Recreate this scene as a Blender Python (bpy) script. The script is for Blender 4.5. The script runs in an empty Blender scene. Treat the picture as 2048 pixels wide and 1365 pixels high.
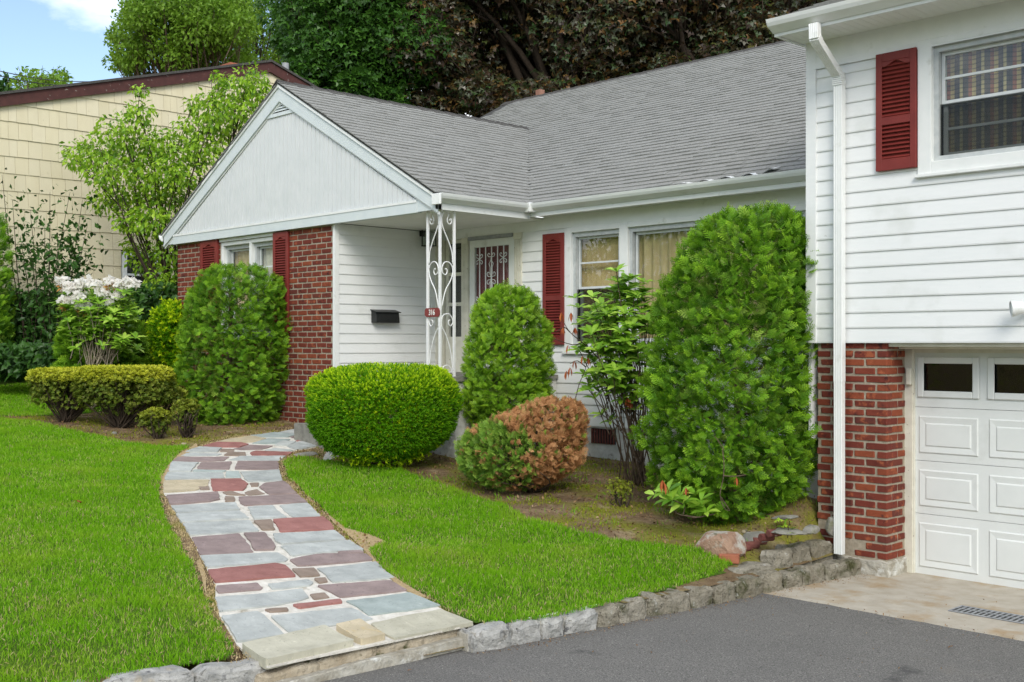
import bpy, bmesh, math, random
import numpy as np
from mathutils import Vector, Matrix, noise as mnoise

# ------------------------------------------------------------------ camera, light, exposure
CZ = 2.055                      # eye height above the garage slab
F, HOR = 2264.0, 690.0          # focal length and horizon row in photograph pixels
FW = (-0.71651, 0.69757); RT = (0.69757, 0.71651)
sc = bpy.context.scene
col = sc.collection
cam = bpy.data.cameras.new("camera")
cam_o = bpy.data.objects.new("camera", cam); col.objects.link(cam_o)
cam.sensor_width = 36.0; cam.lens = F / 2048 * 36; cam.shift_y = 7.5 / 2048
cam.clip_start = 0.05; cam.clip_end = 2000
cam_o.location = (0, 0, CZ); cam_o.rotation_euler = (math.pi / 2, 0, math.atan2(-FW[0], FW[1]))
sc.camera = cam_o
SUN_EL, SUN_AZ = math.radians(36), (0.76, -0.65)       # the sun stands behind the viewer, high
w = bpy.data.worlds.new("World"); sc.world = w; w.use_nodes = True
nt = w.node_tree; nt.nodes.clear()
wo = nt.nodes.new("ShaderNodeOutputWorld"); bg = nt.nodes.new("ShaderNodeBackground")
sky = nt.nodes.new("ShaderNodeTexSky"); sky.sky_type = 'NISHITA'; sky.sun_disc = False
sky.sun_elevation = SUN_EL; sky.sun_rotation = math.atan2(SUN_AZ[0], SUN_AZ[1])
sky.air_density = 1.0; sky.dust_density = 0.5; sky.ozone_density = 1.6; sky.altitude = 50
tc = nt.nodes.new("ShaderNodeTexCoord"); mp = nt.nodes.new("ShaderNodeMapping")
mp.inputs['Scale'].default_value = (1, 1, 2.2); mp.inputs['Location'].default_value = (1.40, 0.30, 0.30)
nz = nt.nodes.new("ShaderNodeTexNoise"); nz.inputs['Scale'].default_value = 2.6; nz.inputs['Detail'].default_value = 9; nz.inputs['Roughness'].default_value = 0.56
rp = nt.nodes.new("ShaderNodeValToRGB"); rp.color_ramp.elements[0].position = 0.44; rp.color_ramp.elements[1].position = 0.60
mx = nt.nodes.new("ShaderNodeMix"); mx.data_type = 'RGBA'
hs = nt.nodes.new("ShaderNodeHueSaturation"); hs.inputs['Saturation'].default_value = 0.95; hs.inputs['Value'].default_value = 0.80
mx.inputs[7].default_value = (8.3, 8.35, 8.5, 1)
L = nt.links.new
L(tc.outputs['Generated'], mp.inputs[0]); L(mp.outputs[0], nz.inputs['Vector']); L(nz.outputs[0], rp.inputs[0])
L(rp.outputs[0], mx.inputs[0]); L(sky.outputs[0], hs.inputs['Color']); L(hs.outputs[0], mx.inputs[6]); L(mx.outputs[2], bg.inputs[0]); L(bg.outputs[0], wo.inputs[0])
bg.inputs[1].default_value = 0.15
sun = bpy.data.lights.new("sun", 'SUN'); sun.energy = 1.4; sun.angle = math.radians(26); sun.color = (1, 0.95, 0.86)
sun_o = bpy.data.objects.new("sun", sun); col.objects.link(sun_o); sun_o.location = (0, -10, 20)
_sd = Vector((SUN_AZ[0] * math.cos(SUN_EL), SUN_AZ[1] * math.cos(SUN_EL), math.sin(SUN_EL)))
sun_o.rotation_euler = _sd.to_track_quat('Z', 'Y').to_euler()
sc.view_settings.view_transform = 'Standard'; sc.view_settings.look = 'None'
sc.view_settings.exposure = 0.70; sc.view_settings.gamma = 1.0; sc.view_settings.use_curve_mapping = False
sc.render.engine = 'CYCLES'
sc.cycles.use_denoising = True; sc.cycles.use_adaptive_sampling = False; w.cycles.sampling_method = 'MANUAL'; w.cycles.sample_map_resolution = 1024; sc.cycles.denoiser = 'OPENIMAGEDENOISE'; sc.cycles.denoising_prefilter = 'NONE'; sc.cycles.denoising_input_passes = 'RGB_ALBEDO_NORMAL'
sc.cycles.max_bounces = 8; sc.cycles.diffuse_bounces = 5; sc.cycles.glossy_bounces = 3; sc.cycles.transmission_bounces = 4
sc.cycles.transparent_max_bounces = 12
sc.cycles.caustics_reflective = False; sc.cycles.caustics_refractive = False

# ------------------------------------------------------------------ measuring helpers
UPV = np.array([0, 0, 1.0]); rng = np.random.default_rng(7); random.seed(7)
U = random.uniform
def ray(px, py):
    a = px - 1024.0
    return (FW[0] * F + RT[0] * a, FW[1] * F + RT[1] * a, HOR - py)
def onY(px, py, Y):
    d = ray(px, py); t = Y / d[1]; return Vector((d[0] * t, Y, CZ + d[2] * t))
def onX(px, py, X):
    d = ray(px, py); t = X / d[0]; return Vector((X, d[1] * t, CZ + d[2] * t))
def onZ(px, py, Zd):
    d = ray(px, py); t = Zd / F; return Vector((d[0] * t, d[1] * t, CZ + d[2] * t))
def sstep(a, b, x):
    t = np.clip((x - a) / (b - a), 0, 1); return t * t * (3 - 2 * t)
def drive_z(Y):
    return 0.03 * np.clip(8.0 - Y, 0, 9)
KERB_PX = ((1727, 1150), (1645, 1166), (1548, 1185), (1410, 1213), (1300, 1236), (1200, 1257), (1110, 1275), (1000, 1298), (945, 1307))
STEP_PX = ((945, 1307), (780, 1334), (650, 1356), (540, 1374)); KERB2_PX = ((540, 1374), (365, 1400), (200, 1425))
def _fix(px, py):
    d = ray(px, py); z = 0.1
    for _ in range(40): z = 0.5 * z + 0.5 * float(drive_z(d[1] * (z - CZ) / d[2]))
    t = (z - CZ) / d[2]; return (d[0] * t, d[1] * t)
_ke = [_fix(*p) for p in KERB_PX + STEP_PX[1:] + KERB2_PX[1:]]
_ke.append((_ke[-1][0] - .9 * 3, _ke[-1][1] - 2.2 * 3)); _ke = sorted(_ke, key=lambda p: p[1])
_kex = np.array([p[0] for p in _ke]); _key = np.array([p[1] for p in _ke])
def kerb_x(Y): return np.interp(Y, _key, _kex)
def land_z(X, Y):
    X = np.asarray(X, float); Y = np.asarray(Y, float)
    z = 0.17 + 0.076 * np.clip(-5.35 - X, -1, 30) + 0.03 * np.clip(8.0 - Y, 0, 9) + 0.12 * sstep(6.3, 8.6, Y)
    q = kerb_x(Y) - X
    z = z + 0.30 * np.exp(-(((X + 5.75) / 0.42) ** 2 + ((Y - 9.45) / 0.65) ** 2)) * sstep(.22, .5, q)
    z = z + 0.012 * np.sin(X * 2.1 + Y * 1.3) + 0.008 * np.sin(X * 5.3 - Y * 4.1)
    k = 1 - sstep(.05, .75, q)
    return z * (1 - k) + (0.135 + drive_z(Y)) * k
def onG(px, py, f=None, dz=0.0):
    d = ray(px, py); z = 0.5
    for _ in range(40):
        t = (z - CZ) / d[2]
        z = 0.5 * z + 0.5 * (float((f or (lambda X, Y: land_z(X, Y)))(d[0] * t, d[1] * t)) + dz)
    t = (z - CZ) / d[2]
    return Vector((d[0] * t, d[1] * t, z))
def onD(px, py):
    return onG(px, py, lambda X, Y: drive_z(Y))

# ------------------------------------------------------------------ materials
def _nodes(name):
    m = bpy.data.materials.new(name); m.use_nodes = True
    n = m.node_tree.nodes; l = m.node_tree.links.new
    return m, n, l, n['Principled BSDF'], n['Material Output']
def c4(c): return (c[0], c[1], c[2], 1)
def rnd_node(n, l):
    a = n.new('ShaderNodeAttribute'); a.attribute_name = 'rnd'
    o = n.new('ShaderNodeObjectInfo')
    ad = n.new('ShaderNodeMath'); ad.operation = 'ADD'; l(a.outputs['Fac'], ad.inputs[0]); l(o.outputs['Random'], ad.inputs[1])
    fr = n.new('ShaderNodeMath'); fr.operation = 'FRACT'; l(ad.outputs[0], fr.inputs[0])
    return fr.outputs[0]
def ramp(n, l, src, cols, pos=None, const=False):
    r = n.new('ShaderNodeValToRGB'); e = r.color_ramp.elements
    k = len(cols)
    pos = pos or [i / max(1, k - 1) for i in range(k)]
    while len(e) < k: e.new(0.5)
    for i in range(k): e[i].position = pos[i]; e[i].color = c4(cols[i])
    if const: r.color_ramp.interpolation = 'CONSTANT'
    l(src, r.inputs[0]); return r.outputs[0]
def noise_node(n, l, scale, detail=4, rough=0.55, stretch=None, pos=True):
    g = n.new('ShaderNodeNewGeometry'); src = g.outputs['Position']
    if stretch:
        m = n.new('ShaderNodeMapping'); m.inputs['Scale'].default_value = stretch; l(src, m.inputs[0]); src = m.outputs[0]
    t = n.new('ShaderNodeTexNoise'); t.inputs['Scale'].default_value = scale; t.inputs['Detail'].default_value = detail
    t.inputs['Roughness'].default_value = rough; l(src, t.inputs['Vector']); return t.outputs[0]
def mixc(n, l, fac, a, b, mode='MIX'):
    m = n.new('ShaderNodeMix'); m.data_type = 'RGBA'; m.blend_type = mode
    if isinstance(fac, (int, float)): m.inputs[0].default_value = fac
    else: l(fac, m.inputs[0])
    for v, i in ((a, 6), (b, 7)):
        if isinstance(v, tuple): m.inputs[i].default_value = c4(v)
        else: l(v, m.inputs[i])
    return m.outputs[2]
def pmat(name, cols, scale=6, rough=0.6, bump=0.0, bscale=60, spec=0.3, rnd=None, rmix=0.6, metal=0.0, stretch=None, spots=None, dirt=None, dscale=1.5):
    """base colours by noise; rnd = colours picked piece by piece; spots=(colour, scale, lo, hi)"""
    m, n, l, p, o = _nodes(name)
    c = ramp(n, l, noise_node(n, l, scale, stretch=stretch), cols, [0.3 + 0.4 * i / max(1, len(cols) - 1) for i in range(len(cols))])
    if rnd:
        c = mixc(n, l, rmix, c, ramp(n, l, rnd_node(n, l), rnd))
    for s in ([spots] if spots and not isinstance(spots, list) else spots or []):
        f = ramp(n, l, noise_node(n, l, s[1], 5, 0.6), [(0, 0, 0), (1, 1, 1)], [s[2], s[3]])
        c = mixc(n, l, f, c, s[0])
    l(c, p.inputs['Base Color']); p.inputs['Roughness'].default_value = rough
    p.inputs['Specular IOR Level'].default_value = spec; p.inputs['Metallic'].default_value = metal
    if bump:
        b = n.new('ShaderNodeBump'); b.inputs['Strength'].default_value = 1.0; b.inputs['Distance'].default_value = bump
        l(noise_node(n, l, bscale, 5, 0.6), b.inputs['Height']); l(b.outputs[0], p.inputs['Normal'])
    return m
def leafmat(name, cols, tip=None, trans=0.3, rough=0.45, spec=0.3, tmix=0.9, patch=None):
    m, n, l, p, o = _nodes(name)
    c = ramp(n, l, rnd_node(n, l), cols)
    if patch:
        f = ramp(n, l, noise_node(n, l, patch[1], 3), [(0, 0, 0), (1, 1, 1)], [patch[2], patch[3]])
        mm = n.new('ShaderNodeMath'); mm.operation = 'MULTIPLY'; mm.inputs[1].default_value = patch[4]; l(f, mm.inputs[0])
        c = mixc(n, l, mm.outputs[0], c, patch[0])
    if tip:
        a = n.new('ShaderNodeAttribute'); a.attribute_name = 'tip'
        mm = n.new('ShaderNodeMath'); mm.operation = 'MULTIPLY'; mm.inputs[1].default_value = tmix; l(a.outputs['Fac'], mm.inputs[0])
        c = mixc(n, l, mm.outputs[0], c, tip)
    l(c, p.inputs['Base Color']); p.inputs['Roughness'].default_value = rough; p.inputs['Specular IOR Level'].default_value = spec
    if trans:
        t = n.new('ShaderNodeBsdfTranslucent'); l(c, t.inputs[0])
        ms = n.new('ShaderNodeMixShader'); ms.inputs[0].default_value = trans
        l(p.outputs[0], ms.inputs[1]); l(t.outputs[0], ms.inputs[2]); l(ms.outputs[0], o.inputs[0])
    return m
def glassmat(name, tint=(0.95, 0.975, 0.965), refl=1.0, rough=0.01):
    m, n, l, p, o = _nodes(name); n.remove(p)
    t = n.new('ShaderNodeBsdfTransparent'); t.inputs[0].default_value = c4(tint)
    g = n.new('ShaderNodeBsdfGlossy'); g.inputs['Roughness'].default_value = rough
    fr = n.new('ShaderNodeLayerWeight'); fr.inputs[0].default_value = 0.5
    pw = n.new('ShaderNodeMath'); pw.operation = 'POWER'; pw.inputs[1].default_value = 4.0; l(fr.outputs['Facing'], pw.inputs[0])
    b = n.new('ShaderNodeBump'); b.inputs['Distance'].default_value = 0.004; l(noise_node(n, l, 3, 2), b.inputs['Height']); l(b.outputs[0], g.inputs['Normal'])
    mm = n.new('ShaderNodeMath'); mm.operation = 'MULTIPLY_ADD'; mm.inputs[1].default_value = 0.8 * refl; mm.inputs[2].default_value = 0.05 * refl; mm.use_clamp = True; l(pw.outputs[0], mm.inputs[0])
    ms = n.new('ShaderNodeMixShader'); l(mm.outputs[0], ms.inputs[0]); l(t.outputs[0], ms.inputs[1]); l(g.outputs[0], ms.inputs[2]); l(ms.outputs[0], o.inputs[0])
    return m

M = {}
M['siding'] = pmat('white_siding', [(0.74, 0.76, 0.75), (0.80, 0.81, 0.80)], 5, 0.5, 0.0008, 45, stretch=(1, 1, 9), rnd=[(0.75, 0.765, 0.755), (0.80, 0.81, 0.80), (0.77, 0.785, 0.77)], rmix=.5, spots=[((0.52, 0.54, 0.49), 1.7, 0.56, 0.95), ((0.45, 0.45, 0.40), 26, 0.72, 0.78)])
M['trim'] = pmat('white_trim_paint', [(0.74, 0.76, 0.74), (0.80, 0.81, 0.79)], 7, 0.5, 0.0006, 50, spots=((0.55, 0.56, 0.50), 5, 0.62, 0.8))
M['oldtrim'] = pmat('aged_cream_trim', [(0.62, 0.60, 0.50), (0.74, 0.72, 0.62)], 9, 0.6, 0.001, 60, spots=((0.25, 0.20, 0.14), 22, 0.66, 0.72))
M['gable'] = pmat('grey_white_beadboard', [(0.62, 0.65, 0.65), (0.68, 0.70, 0.70)], 4, 0.55, 0.0005, 50)
M['rake'] = pmat('pale_grey_blue_rake_paint', [(0.58, 0.64, 0.65), (0.65, 0.70, 0.70)], 5, 0.5)
M['soffit'] = pmat('white_soffit', [(0.78, 0.78, 0.73), (0.84, 0.84, 0.80)], 4, 0.55)
M['gutter'] = pmat('white_gutter_metal', [(0.74, 0.76, 0.74), (0.82, 0.83, 0.81)], 3, 0.35, spec=0.5, spots=((0.50, 0.52, 0.44), 5, 0.60, 0.85))
M['greyframe'] = pmat('weathered_grey_aluminium', [(0.42, 0.45, 0.45), (0.56, 0.58, 0.57)], 14, 0.5, 0.0006, 90, spec=0.4)
M['sash'] = pmat('pale_sash_paint', [(0.62, 0.65, 0.65), (0.74, 0.76, 0.75)], 10, 0.5)
M['shutter'] = pmat('dark_red_shutter', [(0.165, 0.024, 0.020), (0.215, 0.033, 0.027)], 6, 0.5, 0.0005, 80)
M['door'] = pmat('deep_red_door', [(0.17, 0.014, 0.018), (0.21, 0.02, 0.022)], 4, 0.4)
M['iron'] = pmat('white_iron_paint', [(0.76, 0.76, 0.76), (0.84, 0.84, 0.83)], 20, 0.4, spec=0.45)
M['brick'] = pmat('old_red_brick', [(0.16, 0.035, 0.022), (0.26, 0.065, 0.035)], 26, 0.85, 0.004, 120, 0.15,
                  rnd=[(0.085, 0.022, 0.020), (0.17, 0.038, 0.027), (0.12, 0.026, 0.022), (0.28, 0.075, 0.034), (0.10, 0.025, 0.022), (0.20, 0.046, 0.029), (0.08, 0.03, 0.028)], rmix=0.7,
                  spots=[((0.33, 0.095, 0.045), 11, 0.56, 0.66), ((0.07, 0.022, 0.02), 8, 0.60, 0.70), ((0.42, 0.33, 0.27), 30, 0.70, 0.80)])
M['mortar'] = pmat('grey_lime_mortar', [(0.28, 0.24, 0.18), (0.42, 0.36, 0.28)], 30, 0.95, 0.004, 150, 0.1)
M['found'] = pmat('rough_cement_base', [(0.30, 0.27, 0.21), (0.50, 0.48, 0.42)], 9, 0.95, 0.02, 22, 0.1, spots=((0.62, 0.62, 0.58), 7, 0.55, 0.66))
M['stonewhite'] = pmat('chipped_white_masonry', [(0.50, 0.50, 0.46), (0.70, 0.70, 0.67)], 8, 0.9, 0.012, 20, 0.1, spots=((0.22, 0.21, 0.17), 10, 0.6, 0.7))
M['shingle'] = pmat('grey_asphalt_shingle', [(0.17, 0.17, 0.16), (0.34, 0.34, 0.32)], 34, 0.95, 0.003, 260, 0.1,
                    rnd=[(0.265, 0.268, 0.25), (0.295, 0.298, 0.278), (0.28, 0.28, 0.26), (0.30, 0.302, 0.285)], rmix=0.5,
                    spots=[((0.38, 0.39, 0.37), 9, 0.66, 0.76)])
M['ridge'] = pmat('dark_ridge_shingle', [(0.05, 0.048, 0.045), (0.10, 0.095, 0.09)], 40, 0.95, 0.003, 200, 0.1)
M['roofdeck'] = pmat('dark_roof_felt', [(0.05, 0.05, 0.048), (0.07, 0.07, 0.066)], 20, 0.95)  # felt dark in its own colour, also backs the soffits and attic vent
M['yellow'] = pmat('cream_yellow_shingle_paint', [(0.58, 0.52, 0.35), (0.67, 0.61, 0.43)], 5, 0.75, 0.002, 60, 0.2, stretch=(1, 1, 0.25),
                   rnd=[(0.60, 0.54, 0.37), (0.67, 0.60, 0.42), (0.63, 0.57, 0.41), (0.69, 0.63, 0.47)], rmix=0.5, spots=((0.36, 0.30, 0.17), 7, 0.68, 0.82))
M['brownpaint'] = pmat('peeling_brown_rake_paint', [(0.055, 0.02, 0.017), (0.085, 0.03, 0.025)], 9, 0.7, spots=((0.30, 0.27, 0.24), 14, 0.66, 0.70))
M['brownwall'] = pmat('dark_brown_basement_wall', [(0.035, 0.022, 0.016), (0.07, 0.045, 0.03)], 5, 0.8, 0.003, 30)
M['clay'] = pmat('orange_clay', [(0.30, 0.10, 0.055), (0.40, 0.15, 0.085)], 12, 0.85, 0.003, 60)
M['flue'] = pmat('weathered_clay_flue', [(0.24, 0.12, 0.085), (0.32, 0.17, 0.12)], 12, 0.85, 0.003, 60)
M['greymetal'] = pmat('grey_zinc', [(0.25, 0.26, 0.27), (0.36, 0.37, 0.38)], 15, 0.5)
M['black'] = pmat('black_metal', [(0.010, 0.012, 0.012), (0.020, 0.022, 0.022)], 10, 0.4, spec=0.4)
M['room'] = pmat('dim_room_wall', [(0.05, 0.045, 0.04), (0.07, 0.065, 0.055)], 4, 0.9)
M['blind'] = pmat('tan_vertical_blind', [(0.52, 0.36, 0.17), (0.62, 0.44, 0.23)], 3, 0.8)
M['drape'] = pmat('tan_drape', [(0.50, 0.36, 0.19), (0.64, 0.49, 0.28)], 3, 0.85, stretch=(4, 4, 0.3))
M['lace'] = pmat('pale_lace', [(0.62, 0.58, 0.50), (0.72, 0.68, 0.6)], 20, 0.9)
M['glass'] = glassmat('window_glass')
M['glassdark'] = glassmat('dusty_garage_glass', (0.35, 0.4, 0.38))
M['screen'] = glassmat('insect_screen', (0.62, 0.63, 0.62), 0.4, 0.2)
M['garage'] = pmat('white_garage_door_paint', [(0.66, 0.68, 0.66), (0.72, 0.74, 0.72)], 3, 0.45, 0.0006, 70, spots=((0.52, 0.53, 0.49), 2.5, 0.6, 0.9))
M['sign'] = pmat('red_enamel', [(0.17, 0.018, 0.016), (0.22, 0.024, 0.02)], 8, 0.35, spec=0.5)
M['letter'] = pmat('white_enamel', [(0.75, 0.75, 0.70), (0.82, 0.82, 0.78)], 8, 0.4)
M['asphalt'] = pmat('asphalt', [(0.065, 0.063, 0.059), (0.265, 0.255, 0.235)], 110, 0.9, 0.008, 130, 0.2,
                    spots=[((0.12, 0.117, 0.110), 0.8, 0.48, 0.9), ((0.42, 0.40, 0.36), 100, 0.60, 0.66), ((0.20, 0.185, 0.16), 2.1, 0.62, 0.85), ((0.05, 0.05, 0.05), 1.3, 0.66, 0.76)])
M['concrete'] = pmat('stained_concrete', [(0.40, 0.355, 0.285), (0.50, 0.46, 0.385)], 6, 0.9, 0.003, 160, 0.15,
                     spots=[((0.36, 0.25, 0.13), 2.6, 0.50, 0.72), ((0.30, 0.28, 0.25), 60, 0.64, 0.72)])
M['soil'] = pmat('mossy_soil', [(0.13, 0.085, 0.048), (0.26, 0.185, 0.11)], 5, 0.95, 0.03, 26, 0.1,
                 spots=[((0.20, 0.20, 0.03), 1.6, 0.45, 0.62), ((0.34, 0.26, 0.16), 3.3, 0.55, 0.70), ((0.05, 0.03, 0.018), 30, 0.60, 0.68)])
M['turf'] = pmat('turf_base', [(0.05, 0.10, 0.012), (0.09, 0.15, 0.02)], 14, 0.95, 0.02, 50, 0.1, spots=((0.20, 0.16, 0.07), 9, 0.62, 0.72))
M['thatch'] = pmat('dry_thatch', [(0.40, 0.29, 0.15), (0.56, 0.43, 0.25)], 40, 0.95, 0.015, 120, 0.1)
M['joint'] = pmat('white_mortar_joint', [(0.54, 0.51, 0.44), (0.74, 0.71, 0.64)], 16, 0.95, 0.008, 60, 0.1, spots=[((0.26, 0.23, 0.16), 7, 0.60, 0.74), ((0.75, 0.74, 0.71), 5, 0.62, 0.74)])
def stonemat(name, a, b, sp):
    sp = sp if isinstance(sp, list) else [sp]
    k = lambda c, f: tuple(min(1, x * f) for x in c)
    return pmat(name, [k(a, .86), k(b, 1.08)], 7, 0.8, 0.006, 28, 0.25, rnd=[k(a, .85), k(b, 1.05), k(a, 1.0), k(b, 1.15)], rmix=.35, spots=sp + [(k(a, .6), 45, .62, .72), (k(b, 1.25), 30, .64, .74)])
ST = {'b': stonemat('bluestone', (0.345, 0.365, 0.35), (0.46, 0.48, 0.455), [((0.62, 0.64, 0.62), 3, 0.60, 0.75), ((0.27, 0.31, 0.32), 14, 0.66, 0.8)]),
      'g': stonemat('grey_green_slate', (0.29, 0.34, 0.32), (0.38, 0.43, 0.41), ((0.48, 0.52, 0.50), 6, 0.6, 0.75)),
      'p': stonemat('plum_slate', (0.23, 0.175, 0.165), (0.31, 0.24, 0.225), [((0.42, 0.35, 0.34), 4, 0.64, 0.80), ((0.14, 0.10, 0.10), 16, 0.66, 0.8)]),
      'r': stonemat('red_slate', (0.27, 0.115, 0.10), (0.35, 0.165, 0.145), ((0.48, 0.24, 0.21), 6, 0.62, 0.8)),
      't': stonemat('tan_flagstone', (0.42, 0.36, 0.24), (0.55, 0.47, 0.33), ((0.55, 0.40, 0.16), 5, 0.58, 0.75)),
      'o': stonemat('olive_tread_stone', (0.40, 0.38, 0.29), (0.50, 0.48, 0.38), ((0.36, 0.35, 0.27), 8, 0.62, 0.8)),
      'n': stonemat('brown_slate', (0.22, 0.165, 0.125), (0.30, 0.235, 0.19), ((0.40, 0.33, 0.28), 6, 0.64, 0.8))}
M['granite'] = pmat('mossy_granite', [(0.17, 0.148, 0.10), (0.36, 0.33, 0.265)], 12, 0.92, 0.03, 30, 0.12,
                    rnd=[(0.19, 0.17, 0.125), (0.36, 0.34, 0.30), (0.26, 0.235, 0.18)], rmix=0.35,
                    spots=[((0.075, 0.075, 0.035), 6, 0.52, 0.66), ((0.50, 0.49, 0.45), 12, 0.62, 0.74), ((0.06, 0.055, 0.045), 60, 0.6, 0.7)])
M['granitew'] = pmat('pale_grey_granite', [(0.26, 0.26, 0.245), (0.50, 0.49, 0.46)], 11, 0.9, 0.018, 45, 0.15,
                     spots=[((0.14, 0.14, 0.14), 18, 0.58, 0.68), ((0.44, 0.37, 0.26), 5, 0.60, 0.75)])
M['riser'] = pmat('crumbling_mortared_riser', [(0.32, 0.26, 0.18), (0.50, 0.44, 0.34)], 6, 0.95, 0.03, 16, 0.1, spots=[((0.10, 0.10, 0.05), 9, 0.60, 0.68), ((0.60, 0.58, 0.53), 5, 0.6, 0.72)])
M['rockred'] = pmat('rusty_lichen_rock', [(0.22, 0.13, 0.09), (0.40, 0.27, 0.19)], 6, 0.92, 0.02, 30, 0.15,
                    spots=[((0.42, 0.40, 0.35), 5, 0.50, 0.58), ((0.10, 0.10, 0.05), 8, 0.6, 0.7), ((0.26, 0.09, 0.06), 4, 0.62, 0.7)])
M['rocktan'] = pmat('tan_boulder', [(0.26, 0.22, 0.14), (0.42, 0.36, 0.25)], 8, 0.92, 0.015, 40, 0.15, spots=((0.13, 0.12, 0.08), 9, 0.58, 0.7))
M['rockgrey'] = pmat('grey_slate_rock', [(0.16, 0.155, 0.135), (0.30, 0.29, 0.25)], 9, 0.92, 0.012, 40, 0.15, spots=((0.13, 0.14, 0.05), 6, 0.58, 0.7))
M['edging'] = pmat('worn_maroon_edging', [(0.12, 0.04, 0.035), (0.20, 0.08, 0.065)], 14, 0.9, 0.006, 60, 0.15, spots=((0.36, 0.30, 0.26), 16, 0.62, 0.72))
M['bark'] = pmat('brown_bark', [(0.07, 0.05, 0.035), (0.16, 0.12, 0.085)], 18, 0.95, 0.01, 60, 0.1)
M['barkpale'] = pmat('pale_grey_bark', [(0.24, 0.20, 0.14), (0.38, 0.33, 0.25)], 14, 0.95, 0.006, 60, 0.1)
M['barkdark'] = pmat('dark_stem', [(0.03, 0.022, 0.015), (0.07, 0.05, 0.035)], 20, 0.95)
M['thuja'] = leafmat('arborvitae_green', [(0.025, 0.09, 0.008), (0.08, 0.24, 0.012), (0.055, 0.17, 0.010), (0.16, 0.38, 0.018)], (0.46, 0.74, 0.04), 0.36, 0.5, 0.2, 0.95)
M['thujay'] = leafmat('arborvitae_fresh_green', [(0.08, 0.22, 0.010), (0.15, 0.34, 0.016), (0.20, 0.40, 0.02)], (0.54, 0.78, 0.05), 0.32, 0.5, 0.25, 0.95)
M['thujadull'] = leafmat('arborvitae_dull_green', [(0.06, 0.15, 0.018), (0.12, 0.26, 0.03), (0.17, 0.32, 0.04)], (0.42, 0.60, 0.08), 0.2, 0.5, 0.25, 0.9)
M['deadfol'] = leafmat('dead_orange_foliage', [(0.26, 0.11, 0.04), (0.48, 0.24, 0.10), (0.36, 0.16, 0.06), (0.60, 0.34, 0.16)], (0.66, 0.38, 0.19), 0.15, 0.8, 0.1, 0.6)
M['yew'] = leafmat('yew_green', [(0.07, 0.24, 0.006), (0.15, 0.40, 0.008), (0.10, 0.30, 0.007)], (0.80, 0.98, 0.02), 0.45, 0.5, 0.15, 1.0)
M['rhodo'] = leafmat('rhododendron_leaf', [(0.10, 0.24, 0.02), (0.25, 0.46, 0.035), (0.17, 0.35, 0.025), (0.35, 0.56, 0.06), (0.46, 0.66, 0.10)], None, 0.28, 0.35, 0.35)
M['rhododead'] = leafmat('dead_rust_leaf', [(0.26, 0.055, 0.02), (0.40, 0.11, 0.03), (0.32, 0.075, 0.03)], None, 0.1, 0.6, 0.2)
M['azalea'] = leafmat('azalea_leaf', [(0.07, 0.12, 0.02), (0.13, 0.20, 0.025), (0.22, 0.28, 0.035), (0.12, 0.14, 0.03)], (0.80, 0.80, 0.05), 0.32, 0.45, 0.2, 1.0)
M['petal'] = leafmat('white_petal', [(0.88, 0.85, 0.80), (0.92, 0.91, 0.88), (0.90, 0.86, 0.80)], None, 0.5, 0.6, 0.2)
M['petalold'] = leafmat('wilted_orange_petal', [(0.48, 0.22, 0.06), (0.60, 0.34, 0.12)], None, 0.2, 0.7, 0.1)
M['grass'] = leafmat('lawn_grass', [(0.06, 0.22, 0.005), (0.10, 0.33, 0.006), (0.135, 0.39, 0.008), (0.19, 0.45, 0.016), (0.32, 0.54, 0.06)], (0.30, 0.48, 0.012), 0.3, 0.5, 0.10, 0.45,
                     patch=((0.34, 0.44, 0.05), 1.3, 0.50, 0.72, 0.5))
M['straw'] = leafmat('dry_grass', [(0.50, 0.38, 0.19), (0.60, 0.48, 0.28), (0.42, 0.32, 0.16)], None, 0.2, 0.7, 0.1)
M['litter'] = leafmat('leaf_litter', [(0.16, 0.09, 0.045), (0.34, 0.22, 0.11), (0.24, 0.14, 0.07), (0.10, 0.06, 0.035), (0.42, 0.30, 0.17)], None, 0.1, 0.8, 0.1)
M['moss'] = leafmat('moss_green', [(0.26, 0.32, 0.02), (0.40, 0.42, 0.03), (0.18, 0.26, 0.02)], None, 0.25, 0.7, 0.1)
M['maroon'] = leafmat('maroon_maple_leaf', [(0.045, 0.028, 0.020), (0.085, 0.05, 0.030), (0.055, 0.065, 0.028), (0.20, 0.10, 0.030), (0.05, 0.115, 0.028), (0.17, 0.155, 0.12), (0.04, 0.085, 0.022), (0.07, 0.045, 0.03)], None, 0.28, 0.35, 0.5)
M['maple'] = leafmat('dark_green_maple_leaf', [(0.025, 0.075, 0.012), (0.045, 0.13, 0.016), (0.08, 0.20, 0.022), (0.035, 0.10, 0.014)], None, 0.3, 0.4, 0.35)
M['lighttree'] = leafmat('yellow_green_leaf', [(0.12, 0.24, 0.018), (0.18, 0.33, 0.028), (0.23, 0.38, 0.045)], None, 0.4, 0.45, 0.3)
M['midtree'] = leafmat('mid_green_leaf', [(0.10, 0.23, 0.016), (0.22, 0.41, 0.022), (0.33, 0.54, 0.03), (0.42, 0.60, 0.05)], None, 0.35, 0.4, 0.35)
M['darkleaf'] = leafmat('dark_green_leaf', [(0.02, 0.065, 0.010), (0.04, 0.11, 0.016), (0.06, 0.15, 0.022)], None, 0.25, 0.4, 0.3)
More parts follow.
